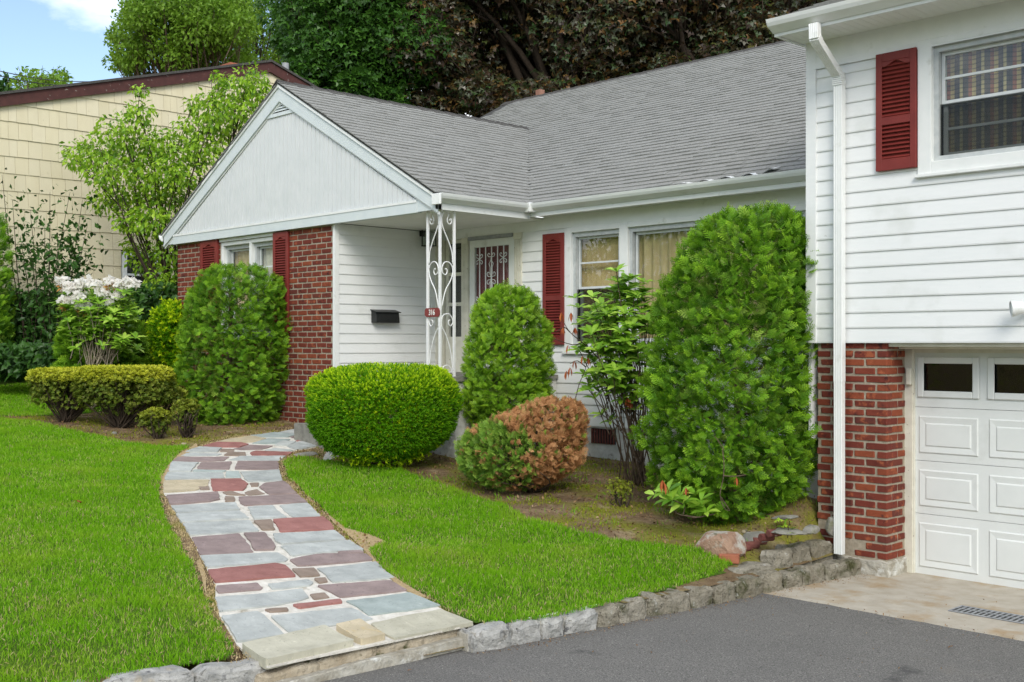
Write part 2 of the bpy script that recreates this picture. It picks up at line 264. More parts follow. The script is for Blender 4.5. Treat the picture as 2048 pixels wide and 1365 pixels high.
def curtainmat():
    m, n, l, p, o = _nodes('woven_striped_curtain')
    g = n.new('ShaderNodeNewGeometry'); s = n.new('ShaderNodeSeparateXYZ'); l(g.outputs['Position'], s.inputs[0])
    def fr(src, k):
        a = n.new('ShaderNodeMath'); a.operation = 'MULTIPLY'; a.inputs[1].default_value = k; l(src, a.inputs[0])
        b = n.new('ShaderNodeMath'); b.operation = 'FRACT'; l(a.outputs[0], b.inputs[0]); return b.outputs[0]
    c = ramp(n, l, fr(s.outputs['X'], 5.4), [(0.09, 0.065, 0.05), (0.52, 0.40, 0.19), (0.10, 0.075, 0.055), (0.34, 0.12, 0.06), (0.58, 0.41, 0.17), (0.12, 0.08, 0.06)], [0, 0.10, 0.24, 0.46, 0.60, 0.80], True)
    d = ramp(n, l, fr(s.outputs['Z'], 26), [(0.35, 0.35, 0.35), (1, 1, 1)], [0.25, 0.32])
    c = mixc(n, l, 0.8, c, d, 'MULTIPLY')
    l(c, p.inputs['Base Color']); p.inputs['Roughness'].default_value = 0.9
    return m
M['curtain'] = curtainmat()

# ------------------------------------------------------------------ object helpers
def link(o): col.objects.link(o); return o
def tag(o, label=None, cat=None, group=None, kind=None):
    if label: o['label'] = label
    if cat: o['category'] = cat
    if group: o['group'] = group
    if kind: o['kind'] = kind
    return o
def thing(name, label, cat, loc=(0, 0, 0), group=None):
    o = link(bpy.data.objects.new(name, None)); o.location = loc; o.empty_display_size = 0.1
    return tag(o, label, cat, group)
def world_of(o):
    m = o.matrix_basis.copy()
    return world_of(o.parent) @ o.matrix_parent_inverse @ m if o.parent else m
def parent(o, p):
    if p is not None:
        o.parent = p; o.matrix_parent_inverse = world_of(p).inverted()
    return o
class MB:
    def __init__(s): s.v = []; s.f = []; s.r = []; s.cur = 0.0
    def add(s, vs, fs):
        k = len(s.v); s.v += [tuple(v) for v in vs]; s.f += [tuple(i + k for i in f) for f in fs]; s.r += [s.cur] * len(vs)
        return s
    def box(s, x0, x1, y0, y1, z0, z1):
        s.add([(x0, y0, z0), (x1, y0, z0), (x1, y1, z0), (x0, y1, z0), (x0, y0, z1), (x1, y0, z1), (x1, y1, z1), (x0, y1, z1)],
              [(0, 3, 2, 1), (4, 5, 6, 7), (0, 1, 5, 4), (1, 2, 6, 5), (2, 3, 7, 6), (3, 0, 4, 7)]); return s
    def prism(s, pts, off):
        """polygon pts (3d) extruded by vector off"""
        n = len(pts); o = Vector(off)
        a = [Vector(p) for p in pts]; vs = a + [p + o for p in a]
        s.add(vs, [tuple(range(n - 1, -1, -1)), tuple(range(n, 2 * n))] + [(i, (i + 1) % n, n + (i + 1) % n, n + i) for i in range(n)]); return s
    def sweep(s, prof, axis0, axis1, a, b):
        """2d profile (u,v) along axis0/axis1 vectors, from point a to b"""
        a = Vector(a); b = Vector(b); u = Vector(axis0); v = Vector(axis1)
        return s.prism([a + u * p + v * q for p, q in prof], b - a)
    def tube(s, pts, r, n=6, r2=None, cap=True):
        pts = [Vector(p) for p in pts]; m = len(pts); rings = []
        up = Vector((0.13, 0.2, 1)).normalized()
        for i, p in enumerate(pts):
            t = (pts[min(i + 1, m - 1)] - pts[max(i - 1, 0)])
            if t.length < 1e-9: t = Vector((0, 0, 1))
            t.normalize()
            a = t.cross(up if abs(t.dot(up)) < 0.97 else Vector((1, 0, 0))).normalized(); b = t.cross(a)
            rr = r if r2 is None else r + (r2 - r) * i / max(1, m - 1)
            rings.append([p + (a * math.cos(2 * math.pi * k / n) + b * math.sin(2 * math.pi * k / n)) * rr for k in range(n)])
        vs = [v for g in rings for v in g]
        fs = [(i * n + k, i * n + (k + 1) % n, (i + 1) * n + (k + 1) % n, (i + 1) * n + k) for i in range(m - 1) for k in range(n)]
        if cap: fs += [tuple(range(n - 1, -1, -1)), tuple((m - 1) * n + k for k in range(n))]
        return s.add(vs, fs)
    def mesh(s, name, smooth=False):
        me = bpy.data.meshes.new(name); me.from_pydata(s.v, [], s.f); 
        if any(s.r):
            at = me.attributes.new('rnd', 'FLOAT', 'POINT'); at.data.foreach_set('value', np.array(s.r, dtype=np.float32))
        if smooth: me.polygons.foreach_set('use_smooth', [True] * len(me.polygons))
        bm = bmesh.new(); bm.from_mesh(me); bmesh.ops.recalc_face_normals(bm, faces=bm.faces); bm.to_mesh(me); bm.free()
        me.update(); return me
    def build(s, name, mat, par=None, smooth=False, bevel=0):
        me = s.mesh(name, smooth); me.materials.append(mat)
        if bevel:
            bm = bmesh.new(); bm.from_mesh(me)
            bmesh.ops.bevel(bm, geom=list(bm.edges), offset=bevel, segments=1, affect='EDGES'); bm.to_mesh(me); bm.free()
        return parent(link(bpy.data.objects.new(name, me)), par)
def inst(name, me, par, M4):
    o = link(bpy.data.objects.new(name, me)); 
    if par is not None: parent(o, par)
    o.matrix_basis = M4
    return o
def TRS(loc, ax, ay, az):
    """matrix with scaled axes"""
    m = Matrix.Identity(4)
    for i in range(3): m[i][0] = ax[i]; m[i][1] = ay[i]; m[i][2] = az[i]; m[i][3] = loc[i]
    return m
def npmesh(name, V, Fc, mat, par=None, rnd=None, tip=None, smooth=False):
    """V (n,3), Fc (m,k) as one mesh object"""
    me = bpy.data.meshes.new(name); n, (m, k) = len(V), Fc.shape
    me.vertices.add(n); me.vertices.foreach_set('co', V.astype(np.float32).ravel())
    me.loops.add(m * k); me.loops.foreach_set('vertex_index', Fc.astype(np.int32).ravel())
    me.polygons.add(m); me.polygons.foreach_set('loop_start', np.arange(0, m * k, k, dtype=np.int32))
    me.polygons.foreach_set('loop_total', np.full(m, k, dtype=np.int32))
    for nm, a in (('rnd', rnd), ('tip', tip)):
        if a is not None:
            at = me.attributes.new(nm, 'FLOAT', 'POINT'); at.data.foreach_set('value', np.asarray(a, dtype=np.float32))
    me.polygons.foreach_set('use_smooth', np.full(m, bool(smooth)))
    me.update(calc_edges=True); me.materials.append(mat)
    return parent(link(bpy.data.objects.new(name, me)), par)
def norm(a): return a / np.maximum(np.linalg.norm(a, axis=-1, keepdims=True), 1e-9)
def frames(d, n):
    """(k,3) axis directions and rough normals -> (k,3,3) columns x,y=d,z"""
    d = norm(d); x = norm(np.cross(d, n)); z = np.cross(x, d)
    return np.stack([x, d, z], axis=-1)
def scatter(name, mat, tpl, pos, Rm, scale, par=None, tipw=None, smooth=False, rnd=None):
    """copies of a template (verts, tris, tip) as one mesh"""
    tv, tf, tt = tpl; k = len(pos); nv = len(tv)
    sc_ = np.asarray(scale); sc_ = sc_[:, None, None] if sc_.ndim == 1 else sc_[:, None, :]
    V = np.einsum('kij,kvj->kvi', Rm, tv[None] * sc_) + pos[:, None, :]
    Fc = tf[None] + (np.arange(k) * nv)[:, None, None]
    r = rng.random(k) if rnd is None else rnd
    tw = np.ones(k) if tipw is None else tipw
    return npmesh(name, V.reshape(-1, 3), Fc.reshape(-1, tf.shape[1]), mat, par, np.repeat(r, nv), (tw[:, None] * tt[None]).ravel(), smooth)
def rand3(k): return norm(rng.normal(size=(k, 3)))

# templates: y is the axis of the leaf, z its normal
def T(v, f, t=None):
    v = np.array(v, float); return v, np.array(f), (np.array(t, float) if t is not None else np.clip(v[:, 1], 0, 1))
LEAF = T([(0, 0, 0), (-.28, .42, .07), (.28, .42, .07), (0, .5, 0), (0, 1, -.1)], [(0, 3, 1), (0, 2, 3), (1, 3, 4), (3, 2, 4)])
LONGLEAF = T([(0, 0, 0), (-.17, .3, .06), (.17, .3, .06), (0, .3, 0), (-.20, .65, .03), (.20, .65, .03), (0, .65, -.03), (0, 1, -.14)],
             [(0, 3, 1), (0, 2, 3), (1, 3, 6), (1, 6, 4), (3, 2, 5), (3, 5, 6), (4, 6, 7), (6, 5, 7)])
def _maple():
    v = [(0, .0, 0)]; f = []
    for i, (g, r) in enumerate([(-80, .75), (0, 1.0), (80, .75)]):
        g = math.radians(g); k = len(v)
        for s_ in (-1, 1):
            b = g + s_ * math.radians(44); v.append((math.sin(b) * .40, .16 + math.cos(b) * .40, .05))
        v.append((math.sin(g) * r, .12 + math.cos(g) * r * .9, -.16 * r)); f += [(k, k + 2, k + 1), (0, k, k + 1)] if i == 1 else [(k, k + 2, k + 1)]
    return T(v, f)
MAPLE = _maple()
def _frond():
    v, f, t = [], [], []
    def blade(a, b, w):
        a = np.array(a, float); b = np.array(b, float); d = b - a; s_ = np.array((-d[1], d[0], 0)); s_ = s_ / (np.linalg.norm(s_) + 1e-9) * w
        m = a + d * .55; k = len(v)
        v.extend([tuple(a), tuple(m + s_ + (0, 0, .014)), tuple(m - s_ + (0, 0, -.006)), tuple(b)])
        f.extend([(k, k + 1, k + 2), (k + 2, k + 1, k + 3)])
    blade((0, 0, 0), (0, 1, -.10), .035)
    for i in range(4):
        y = .16 + i * .19; ln = .50 - i * .085
        for s_ in (-1, 1):
            tipp = (s_ * ln * .62, y + ln * .80 + .03 * s_, -.05 - .10 * ln)
            blade((0, y, 0), tipp, .045)
            if i < 2:
                m = (s_ * ln * .30, y + ln * .38, -.02)
                blade(m, (s_ * (ln * .30 + .20), y + ln * .38 + .10, -.06), .038)
    return T(v, f)
FROND = _frond()
def _shoot():
    v, f = [], []
    for i in range(9):
        a = i * 2.4; y = .08 + i * .085; ln = .5 - .03 * i
        d = np.array((math.cos(a) * .62, .72, math.sin(a) * .62)); s_ = np.array((-math.sin(a), 0, math.cos(a))) * .085
        b = np.array((0, y, 0)); k = len(v)
        v.extend([tuple(b - s_), tuple(b + s_), tuple(b + d * ln)]); f.append((k, k + 1, k + 2))
    return T(v, f)
SHOOT = _shoot()
def _rosette():
    v, f, t = [], [], []
    for i in range(6):
        a = i * 1.047 + .2; up = .45 + .5 * (i % 2)
        d = np.array((math.cos(a), up, math.sin(a))); d = d / np.linalg.norm(d); s_ = np.array((-math.sin(a), 0, math.cos(a))) * .24
        k = len(v); v.extend([(0, 0, 0), tuple(d * .55 - s_), tuple(d * .55 + s_), tuple(d)]); f.extend([(k, k + 1, k + 2), (k + 1, k + 3, k + 2)]); t += [.3, .7, .7, 1]
    return T(v, f, t)
ROSETTE = _rosette()

# ------------------------------------------------------------------ terrain, driveway
def grid_obj(name, mat, xs, ys, zf, keep=None, dz=0.0, kind='structure'):
    X, Y = np.meshgrid(xs, ys, indexing='ij'); Z = zf(X, Y) + dz
    V = np.stack([X, Y, Z], -1).reshape(-1, 3); nx, ny = X.shape
    I = np.arange(nx * ny).reshape(nx, ny)
    Q = np.stack([I[:-1, :-1], I[1:, :-1], I[1:, 1:], I[:-1, 1:]], -1).reshape(-1, 4)
    if keep is not None:
        cx = (X[:-1, :-1] + X[1:, 1:]).ravel() / 2; cy = (Y[:-1, :-1] + Y[1:, 1:]).ravel() / 2
        Q = Q[keep(cx, cy)]
        used = np.unique(Q); mp_ = np.full(len(V), -1); mp_[used] = np.arange(len(used)); V = V[used]; Q = mp_[Q]
    o = npmesh(name, V, Q, mat, smooth=True); return tag(o, kind=kind)
def inpoly(px, py, poly):
    P = np.array([(p[0], p[1]) for p in poly]); r = np.zeros(len(px), bool); j = len(P) - 1
    for i in range(len(P)):
        c = ((P[i, 1] > py) != (P[j, 1] > py)) & (px < (P[j, 0] - P[i, 0]) * (py - P[i, 1]) / (P[j, 1] - P[i, 1] + 1e-12) + P[i, 0])
        r ^= c; j = i
    return r
# kerb line on the asphalt, traced where stone meets asphalt
KERB = [onD(*p) for p in KERB_PX]
STEP = [onD(*p) for p in STEP_PX]
KERB2 = [onD(*p) for p in KERB2_PX]
edge = KERB + STEP[1:] + KERB2[1:]
e0, e1 = edge[-2], edge[-1]
edge.append(e1 + (e1 - e0).normalized() * 8)
xs = np.concatenate([np.linspace(-400, -30, 12), np.linspace(-29, -17.2, 40), np.arange(-17, -4.4, 0.1)])
ys = np.concatenate([np.linspace(-300, -6, 12), np.linspace(-5, 1.4, 14), np.arange(1.5, 11.2, 0.1), np.linspace(11.6, 40, 30), np.linspace(45, 600, 12)])
def gz(X, Y):
    z = land_z(np.maximum(X, -24), Y); z = z - 0.11 * ((Y > 3.0) & (Y < 5.1) & (X > kerb_x(Y) - .36)); return np.where(Y > 11, z - 0.02, z)
grid_obj('ground', M['soil'], xs, ys, gz, keep=lambda x, y: (x < np.minimum(kerb_x(y), -5.25) - 0.08) & ((y < 9.3) | (x < -5.5)) | (y > 11.1))
ay = np.concatenate([np.linspace(-300, -3, 10), np.linspace(-2.5, 8.04, 60)])
grid_obj('driveway', M['asphalt'], np.concatenate([np.linspace(-8, -1, 180), np.linspace(-.8, 4, 20), np.linspace(5, 300, 8)]), ay, lambda X, Y: drive_z(Y) + .010 * (Y > 7.9), keep=lambda x, y: x > kerb_x(y) - 0.30)
dv = bpy.data.objects['driveway'].data
for v in dv.vertices:
    if v.co.y > 8.03: v.co.y = 7.985 + .018 * mnoise.noise(Vector((v.co.x * 4, 0, 0))) + .010 * mnoise.noise(Vector((v.co.x * 17, 3, 0)))
sl = MB(); sl.box(-6.2, 3.0, 7.98, 9.85, -0.3, 0.006); tag(sl.build('garage_apron', M['concrete']), kind='structure')

# ------------------------------------------------------------------ the house
HZ = lambda h: h + CZ
YB, XS, YM, YW, YP = 9.05, -12.77, 10.87, 9.30, 9.32
XBL = onY(355, 600, YB).x; XWL = -5.606
XA, ZA, ZE, SL = -14.01, HZ(3.78), HZ(1.86), 0.55         # wing ridge, wing eave, roof pitch
XL, XR, YE = -17.50, -10.52, 10.57
SOF = HZ(1.665)
house = thing('house', 'white split level house with red shutters, brick corner and gabled porch', 'house', (-11, 9.3, 0.9))
BRICKME = []
for i in range(5):
    bm = bmesh.new(); bmesh.ops.create_cube(bm, size=1.0)
    for v in bm.verts: v.co += Vector((U(-.02, .02), U(-.03, .03), U(-.035, .035)))
    bmesh.ops.bevel(bm, geom=list(bm.edges), offset=0.055, segments=1, affect='EDGES')
    me = bpy.data.meshes.new('brick'); bm.to_mesh(me); bm.free(); me.materials.append(M['brick']); BRICKME.append(me)
def brick_tris(me):
    bm = bmesh.new(); bm.from_mesh(me); bmesh.ops.triangulate(bm, faces=bm.faces)
    v = np.array([x.co[:] for x in bm.verts]); f = np.array([[q.index for q in p.verts] for p in bm.faces]); bm.free(); return v, f, np.zeros(len(v))
def lay(bricks, wall, limit, name='brick', rest='brickwork', tpls=BRICKME, mat='brick', key=None):
    """bricks: (cx,cy,cz,sx,sy,sz); the LIMIT nearest the eye are objects, the others one joined part"""
    bricks = sorted(bricks, key=key or (lambda b: b[0] ** 2 + b[1] ** 2))
    for b in bricks[:limit]:
        r = Matrix.Rotation(U(-.006, .006), 4, 'Z') @ Matrix.Rotation(U(-.008, .008), 4, 'Y')
        inst(name, random.choice(tpls), wall, Matrix.Translation(b[:3]) @ r @ Matrix.Diagonal((b[3], b[4], b[5], 1)))
    if len(bricks) > limit:
        b = np.array(bricks[limit:])
        R_ = np.repeat(np.eye(3)[None], len(b), 0)
        o = scatter(rest, M[mat], brick_tris(tpls[0]), b[:, :3], R_, b[:, 3:6], wall); tag(o, kind='stuff')
# --- brick front of the left wing
bw = MB(); WX0, WX1 = onY(440, 560, YB).x, onY(552, 560, YB).x          # window opening
WZ0, WZ1 = HZ(0.10), onY(500, 478, YB).z
zb0, zb1 = 0.86, SOF - 0.02
for a, b, c, d in ((XBL, WX0, zb0, zb1), (WX1, XS, zb0, zb1), (WX0, WX1, zb0, WZ0), (WX0, WX1, WZ1, zb1)):
    if d - c > 0.01: bw.box(a, b, YB + 0.008, YB + 0.2, c, d)
brick_wall = bw.build('brick_wall', M['mortar'], house); brick_wall['label'] = 'red brick front of the gabled wing'
bl, k = [], 0
CH = 0.0766
z = zb0 + CH / 2
while z < zb1:
    x = XBL + (0.0 if k % 2 else -0.118)
    while x < XS - 0.02:
        x0, x1 = max(x, XBL), min(x + 0.214, XS - 0.035)
        segs = [(x0, x1)]
        if WZ0 - 0.03 < z < WZ1 + 0.02: segs = [(x0, min(x1, WX0)), (max(x0, WX1), x1)]
        for s0, s1 in segs:
            if s1 - s0 > 0.04: bl.append(((s0 + s1) / 2, YB + 0.05 + U(-.002, .002), z + U(-.002, .002), s1 - s0, 0.1, 0.0585))
        x += 0.235
    z += CH; k += 1
lay(bl, brick_wall, 150)
fd = MB(); fd.box(XBL + 0.01, XS - 0.01, YB + 0.02, YB + 0.3, 0.3, zb0); fd.build('foundation', M['found'], house)
# --- lapped siding
def siding_wall(axis, plane, a0, a1, z0, z1, opens, par, expo=0.134, face=-1, label=None):
    """boards along X (axis 0, facing -Y) or along Y (axis 1, facing +X)"""
    bk = MB(); n = max(1, round((z1 - z0) / expo)); e = (z1 - z0) / n
    root = None; first = True
    for i in range(n):
        zc = z0 + i * e; spans = [(a0, a1)]
        for (o0, o1, p0, p1) in opens:
            if p0 - e * 0.5 < zc and zc + e * 0.5 < p1 + 0.01:
                spans = [q for s in spans for q in ((s[0], min(s[1], o0)), (max(s[0], o1), s[1])) if q[1] - q[0] > 0.02]
        cut = []
        for s0, s1 in spans:
            if s1 - s0 > 2.6:
                q = s0 + (s1 - s0) * U(.25, .75); cut += [(s0, q + .012, 0), (q, s1, .0016)]
            else: cut.append((s0, s1, 0))
        for s0, s1, pr in cut:
            prof = [(0.016 + pr, 0), (0.018 + pr, 0.012), (0.004 + pr, e + 0.012), (0.0, e + 0.012), (0.0, 0.0)]
            m = MB()
            if axis == 0: m.sweep(prof, (0, -1, 0), (0, 0, 1), (s0, plane, zc), (s1, plane, zc))
            else: m.sweep(prof, (1, 0, 0), (0, 0, 1), (plane, s0, zc), (plane, s1, zc))
            m.build('siding_board', M['siding'], par)
def wall_part(label):
    o = link(bpy.data.objects.new('siding_wall', None)); parent(o, house); o['label'] = label; o.empty_display_size = .1; return o
# --- window units on a wall facing -Y
def window(x0, x1, z0, z1, Y, casing, proud=0.03, sashes=None, mull=True, back='room', curtain=None, depth=0.35, frame='greyframe', screen=True, double=True, sill=True):
    """x0..z1 is the outside of the metal frame; casing = widths (left,right,top,bottom) of the wood trim"""
    l, r, t, b = casing; yo = Y - proud
    m = MB()
    if l: m.box(x0 - l, x0, yo, Y + 0.06, z0 - b, z1 + t)
    if r: m.box(x1, x1 + r, yo, Y + 0.06, z0 - b, z1 + t)
    if t: m.box(x0, x1, yo, Y + 0.06, z1, z1 + t)
    if b: m.box(x0, x1, yo, Y + 0.06, z0 - b, z0)
    win = m.build('window', M['trim'], house, bevel=0.004)
    if sill:
        s = MB(); s.box(x0 - l - 0.02, x1 + r + 0.02, yo - 0.025, Y, z0 - b - 0.03, z0 - b - 0.001); s.build('sill', M['trim'], win, bevel=0.004)
    fw = 0.045; yf = Y + 0.012
    f = MB()
    f.box(x0, x0 + fw, yf, yf + 0.05, z0, z1); f.box(x1 - fw, x1, yf, yf + 0.05, z0, z1)
    f.box(x0 + fw, x1 - fw, yf, yf + 0.05, z1 - fw * 1.3, z1); f.box(x0 + fw, x1 - fw, yf, yf + 0.05, z0, z0 + fw)
    f.build('frame', M[frame], win)
    a0, a1, c0, c1 = x0 + fw, x1 - fw, z0 + fw, z1 - fw * 1.3
    def sash(zz0, zz1, y, w_, muntin, pane, scr):
        g = MB(); g.box(a0, a0 + w_, y, y + 0.03, zz0, zz1); g.box(a1 - w_, a1, y, y + 0.03, zz0, zz1)
        g.box(a0 + w_, a1 - w_, y, y + 0.03, zz1 - w_, zz1); g.box(a0 + w_, a1 - w_, y, y + 0.03, zz0, zz0 + w_)
        if muntin: g.box(a0 + w_, a1 - w_, y + 0.002, y + 0.026, (zz0 + zz1) / 2 - 0.011, (zz0 + zz1) / 2 + 0.011)
        g.build('sash', M['sash'], win)
        p = MB(); p.box(a0 + w_, a1 - w_, y + 0.012, y + 0.016, zz0 + w_, zz1 - w_); p.build('pane', M[pane], win)
        if scr:
            p = MB(); p.box(a0 + 0.004, a1 - 0.004, y - 0.012, y - 0.010, zz0, zz1); p.build('insect_screen', M['screen'], win)
    if double:
        mid = (c0 + c1) / 2
        sash(mid, c1, yf + 0.055, 0.03, mull, 'glass', False); sash(c0, mid + 0.03, yf + 0.09, 0.035, mull, 'glass', False)
        if screen:
            p = MB(); p.box(a0, a1, yf + 0.03, yf + 0.032, c0, mid); p.build('insect_screen', M['screen'], win)
    else: sash(c0, c1, yf + 0.06, 0.035, False, 'glass', False)
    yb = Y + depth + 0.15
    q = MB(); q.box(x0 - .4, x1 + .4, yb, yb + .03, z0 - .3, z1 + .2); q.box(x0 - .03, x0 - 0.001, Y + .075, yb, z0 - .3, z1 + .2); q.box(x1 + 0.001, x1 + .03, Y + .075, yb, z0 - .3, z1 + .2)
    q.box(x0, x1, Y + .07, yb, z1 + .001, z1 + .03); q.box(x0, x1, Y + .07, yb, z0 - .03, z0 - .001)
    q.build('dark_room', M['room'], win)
    if curtain: curtain(win, a0, a1, c0, c1, Y + 0.155)
    return win
def pleats(mat, pitch, amp, name='curtain', gap=0.0):
    def fn(win, a0, a1, c0, c1, y):
        n = max(4, int((a1 - a0) / pitch * 8)); V = []; Fc = []
        for i in range(n + 1):
            x = a0 - 0.02 + (a1 - a0 + 0.04) * i / n; yy = y + amp * math.sin(2 * math.pi * (x - a0) / pitch) + amp * .4 * math.sin(x * 31)
            V += [(x, yy, c0 - .05), (x, yy, c1 + .02)]
        m = MB(); m.add(V, [(2 * i, 2 * i + 2, 2 * i + 3, 2 * i + 1) for i in range(n)]); m.build(name, M[mat], win, True)
    return fn
def vanes(win, a0, a1, c0, c1, y):
    x = a0 - 0.02
    while x < a1:
        m = MB(); m.box(x, x + 0.083, y, y + 0.004, c0 - .04, c1 + .02)
        for i in range(len(m.v)): m.v[i] = (m.v[i][0], m.v[i][1] + (m.v[i][0] - x) * 0.28, m.v[i][2])
        m.build('blind_vane', M['blind'], win); x += 0.086
SHSL = None
def shutter(x0, x1, z0, z1, Y, split=0.42, label=None):
    m = MB(); w_ = (x1 - x0) * 0.15; yo = Y - 0.035; h = z1 - z0
    zm = z0 + h * split; tb, bb = 0.075, 0.10
    m.box(x0, x0 + w_, yo, Y, z0, z1); m.box(x1 - w_, x1, yo, Y, z0, z1)
    for a, b in ((z0, z0 + bb), (zm - .035, zm + .035), (z1 - tb, z1)): m.box(x0 + w_, x1 - w_, yo, Y, a, b)
    m.box(x0 + w_, x1 - w_, Y - 0.008, Y - 0.002, z0 + bb, z1 - tb)
    xc, hw = (x0 + x1) / 2, (x1 - x0) / 2 - w_                      # arched lower edge of the top rail
    pts = [(x0 + w_, yo + .002, z1 - tb + .001)] + [(xc - hw + 2 * hw * i / 10, yo + .002, z1 - tb - 0.045 + 0.040 * (0.5 - 0.5 * math.cos(2 * math.pi * min(1, max(0, (i - 1) / 8))))) for i in range(11)] + [(x1 - w_, yo + .002, z1 - tb + .001)]
    m.prism(pts, (0, 0.02, 0))
    sh = m.build('shutter', M['shutter'], house, bevel=0.003)
    if label: sh['label'] = label
    s = MB(); ww = x1 - x0 - 2 * w_
    s.add([(0, -.030, 0), (ww, -.030, 0), (ww, -.006, .024), (0, -.006, .024), (0, -.033, .004), (ww, -.033, .004), (ww, -.009, .028), (0, -.009, .028)],
          [(0, 3, 2, 1), (4, 5, 6, 7), (0, 1, 5, 4), (1, 2, 6, 5), (2, 3, 7, 6), (3, 0, 4, 7)])
    sm = s.mesh('slat'); sm.materials.append(M['shutter'])
    for a, b in ((z0 + bb, zm - .035), (zm + .035, z1 - tb - 0.012)):
        n = int((b - a) / 0.036); p = (b - a) / n
        for i in range(n): inst('slat', sm, sh, Matrix.Translation((x0 + w_, Y, a + i * p + .003)))
    return sh
# --- main wall
sw = wall_part('white lapped siding of the middle wall by the front door')
zfr = onY(1131, 457, YM).z                      # underside of the frieze
DX0, DX1 = onY(872, 600, YM).x, onY(1046, 600, YM).x
W1a, W1b = onY(1145, 600, YM).x, onY(1241, 600, YM).x
W2a, W2b = onY(1258, 600, YM).x, onY(1617, 600, YM).x
CW = W1a - onY(1131, 600, YM).x
WT, WB = zfr - 0.07, onY(1180, 690, YM).z
FLOOR = 1.66
zs0 = onY(1190, 853, YM).z
siding_wall(0, YM, XS, XWL, zs0, zfr, [(XS, DX1, FLOOR - .3, 9), (W1a - CW * .6, W2b, WB - 0.06, 9)], sw)
m = MB(); m.box(XS, XWL, YM - 0.022, YM + 0.03, zfr, HZ(1.70)); m.build('frieze_board', M['trim'], house)
m = MB(); m.box(XS, XWL, YM + 0.03, YM + 0.3, 0.2, zs0 + .02); m.build('foundation', M['stonewhite'], house)
m = MB(); vx0, vx1 = onY(1180, 870, YM).x, onY(1229, 870, YM).x; vz1, vz0 = onY(1200, 858, YM).z, onY(1200, 888, YM).z
m.box(vx0, vx1, YM + 0.02, YM + 0.028, vz0, vz1); vent = m.build('foundation_vent', M['black'], house)
for i in range(9):
    b = MB(); x = vx0 + (vx1 - vx0) * (i + .5) / 9; b.box(x - .008, x + .008, YM + 0.004, YM + 0.02, vz0, vz1); b.build('vent_bar', M['edging'], vent)
window(W1a, W1b, WB, WT, YM, (CW, W2a - W1b, 0.07, 0.09), curtain=vanes)
window(W2a, W2b - .012, WB, WT, YM, (0, 0.012, 0.07, 0.09), curtain=pleats('drape', 0.13, 0.02), double=False)
m = MB(); zz0, zz1 = onY(1110, 690, YM).z, onY(1110, 468, YM).z
sx0, sx1 = onY(1088, 600, YM - .02).x, onY(1130, 600, YM - .02).x
shutter(sx0, sx1, zz0, zz1, YM - 0.018, 0.42, 'red shutter beside the middle window')
# --- entry: sidelight, storm door, fluted casings
ent = MB(); ent.box(DX0 - .02, DX1, YM + 0.05, YM + 0.10, FLOOR, zfr)
entry = ent.build('door_surround', M['oldtrim'], house)
def fluted(px0, px1, ztop, name='fluted_casing', y=YM - .03):
    x0, x1 = onY(px0, 600, YM).x, onY(px1, 600, YM).x
    m = MB(); m.box(x0, x1, y + .012, YM + 0.05, FLOOR, ztop); n = 4; w_ = (x1 - x0) / n
    for i in range(n): m.box(x0 + w_ * i + w_ * .12, x0 + w_ * (i + 1) - w_ * .12, y, y + .012, FLOOR + .1, ztop - .09)
    m.box(x0 - .006, x1 + .006, y - .008, y + .012, ztop - .085, ztop); m.build(name, M['oldtrim'], entry); return x0, x1
dzt = onY(985, 476, YM).z
fluted(1031, 1046, onY(1040, 466, YM).z); fluted(927, 938, onY(932, 477, YM).z)
fluted(873, 889, onY(885, 480, YM).z)
lx0, lx1 = onY(893, 600, YM).x, onY(927, 600, YM).x; lt, lb = onY(910, 487, YM).z, onY(910, 674, YM).z
m = MB(); m.box(lx0 - .02, lx0 + .05, YM, YM + .05, FLOOR, lt + .05); m.box(lx1 - .05, lx1, YM, YM + .05, FLOOR, lt + .05); m.box(lx0 + .05, lx1 - .05, YM, YM + .05, lt, lt + .05)
m.box(lx0 + .05, lx1 - .05, YM, YM + .05, FLOOR, lb)
for py in (549, 609): zc = onY(910, py, YM).z; m.box(lx0 + .05, lx1 - .05, YM + .002, YM + .05, zc - .025, zc + .025)
side = m.build('sidelight', M['oldtrim'], house)
m = MB(); m.box(lx0 + .05, lx1 - .05, YM + .03, YM + .034, lb, lt); m.build('pane', M['glass'], side)
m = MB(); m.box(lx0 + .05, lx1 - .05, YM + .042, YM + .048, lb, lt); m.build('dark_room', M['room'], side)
dx0, dx1 = onY(940, 600, YM).x, onY(1029, 600, YM).x; dt = onY(985, 478, YM).z
m = MB(); fw = 0.105; y0 = YM - 0.012
m.box(dx0, dx0 + fw, y0, y0 + .045, FLOOR, dt); m.box(dx1 - fw, dx1, y0, y0 + .045, FLOOR, dt); m.box(dx0 + fw, dx1 - fw, y0, y0 + .045, dt - fw, dt)
zr_ = onY(970, 629, YM).z; m.box(dx0 + fw, dx1 - fw, y0, y0 + .045, zr_ - .08, zr_); m.box(dx0 + fw, dx1 - fw, y0, y0 + .045, FLOOR, FLOOR + .2)
sd = m.build('storm_door', M['trim'], house, bevel=.004)
m = MB(); m.box(dx0, dx1, y0 - .03, y0 + .02, dt + .002, dt + .05); m.build('drip_cap', M['greymetal'], sd)
m = MB(); m.box(dx0 + fw, dx1 - fw, y0 + .02, y0 + .024, FLOOR + .2, dt - fw); m.build('pane', M['glass'], sd)
d = MB(); d.box(dx0, dx1, YM + .045, YM + .0495, FLOOR, dt)
for i in range(2):
    for j in range(3):
        a = dx0 + .16 + i * (dx1 - dx0 - .28) / 2; b = a + (dx1 - dx0 - .40) / 2; zz = FLOOR + .25 + j * .58; d.box(a, b, YM + .039, YM + .045, zz, zz + .48)
d.build('front_door', M['door'], house)
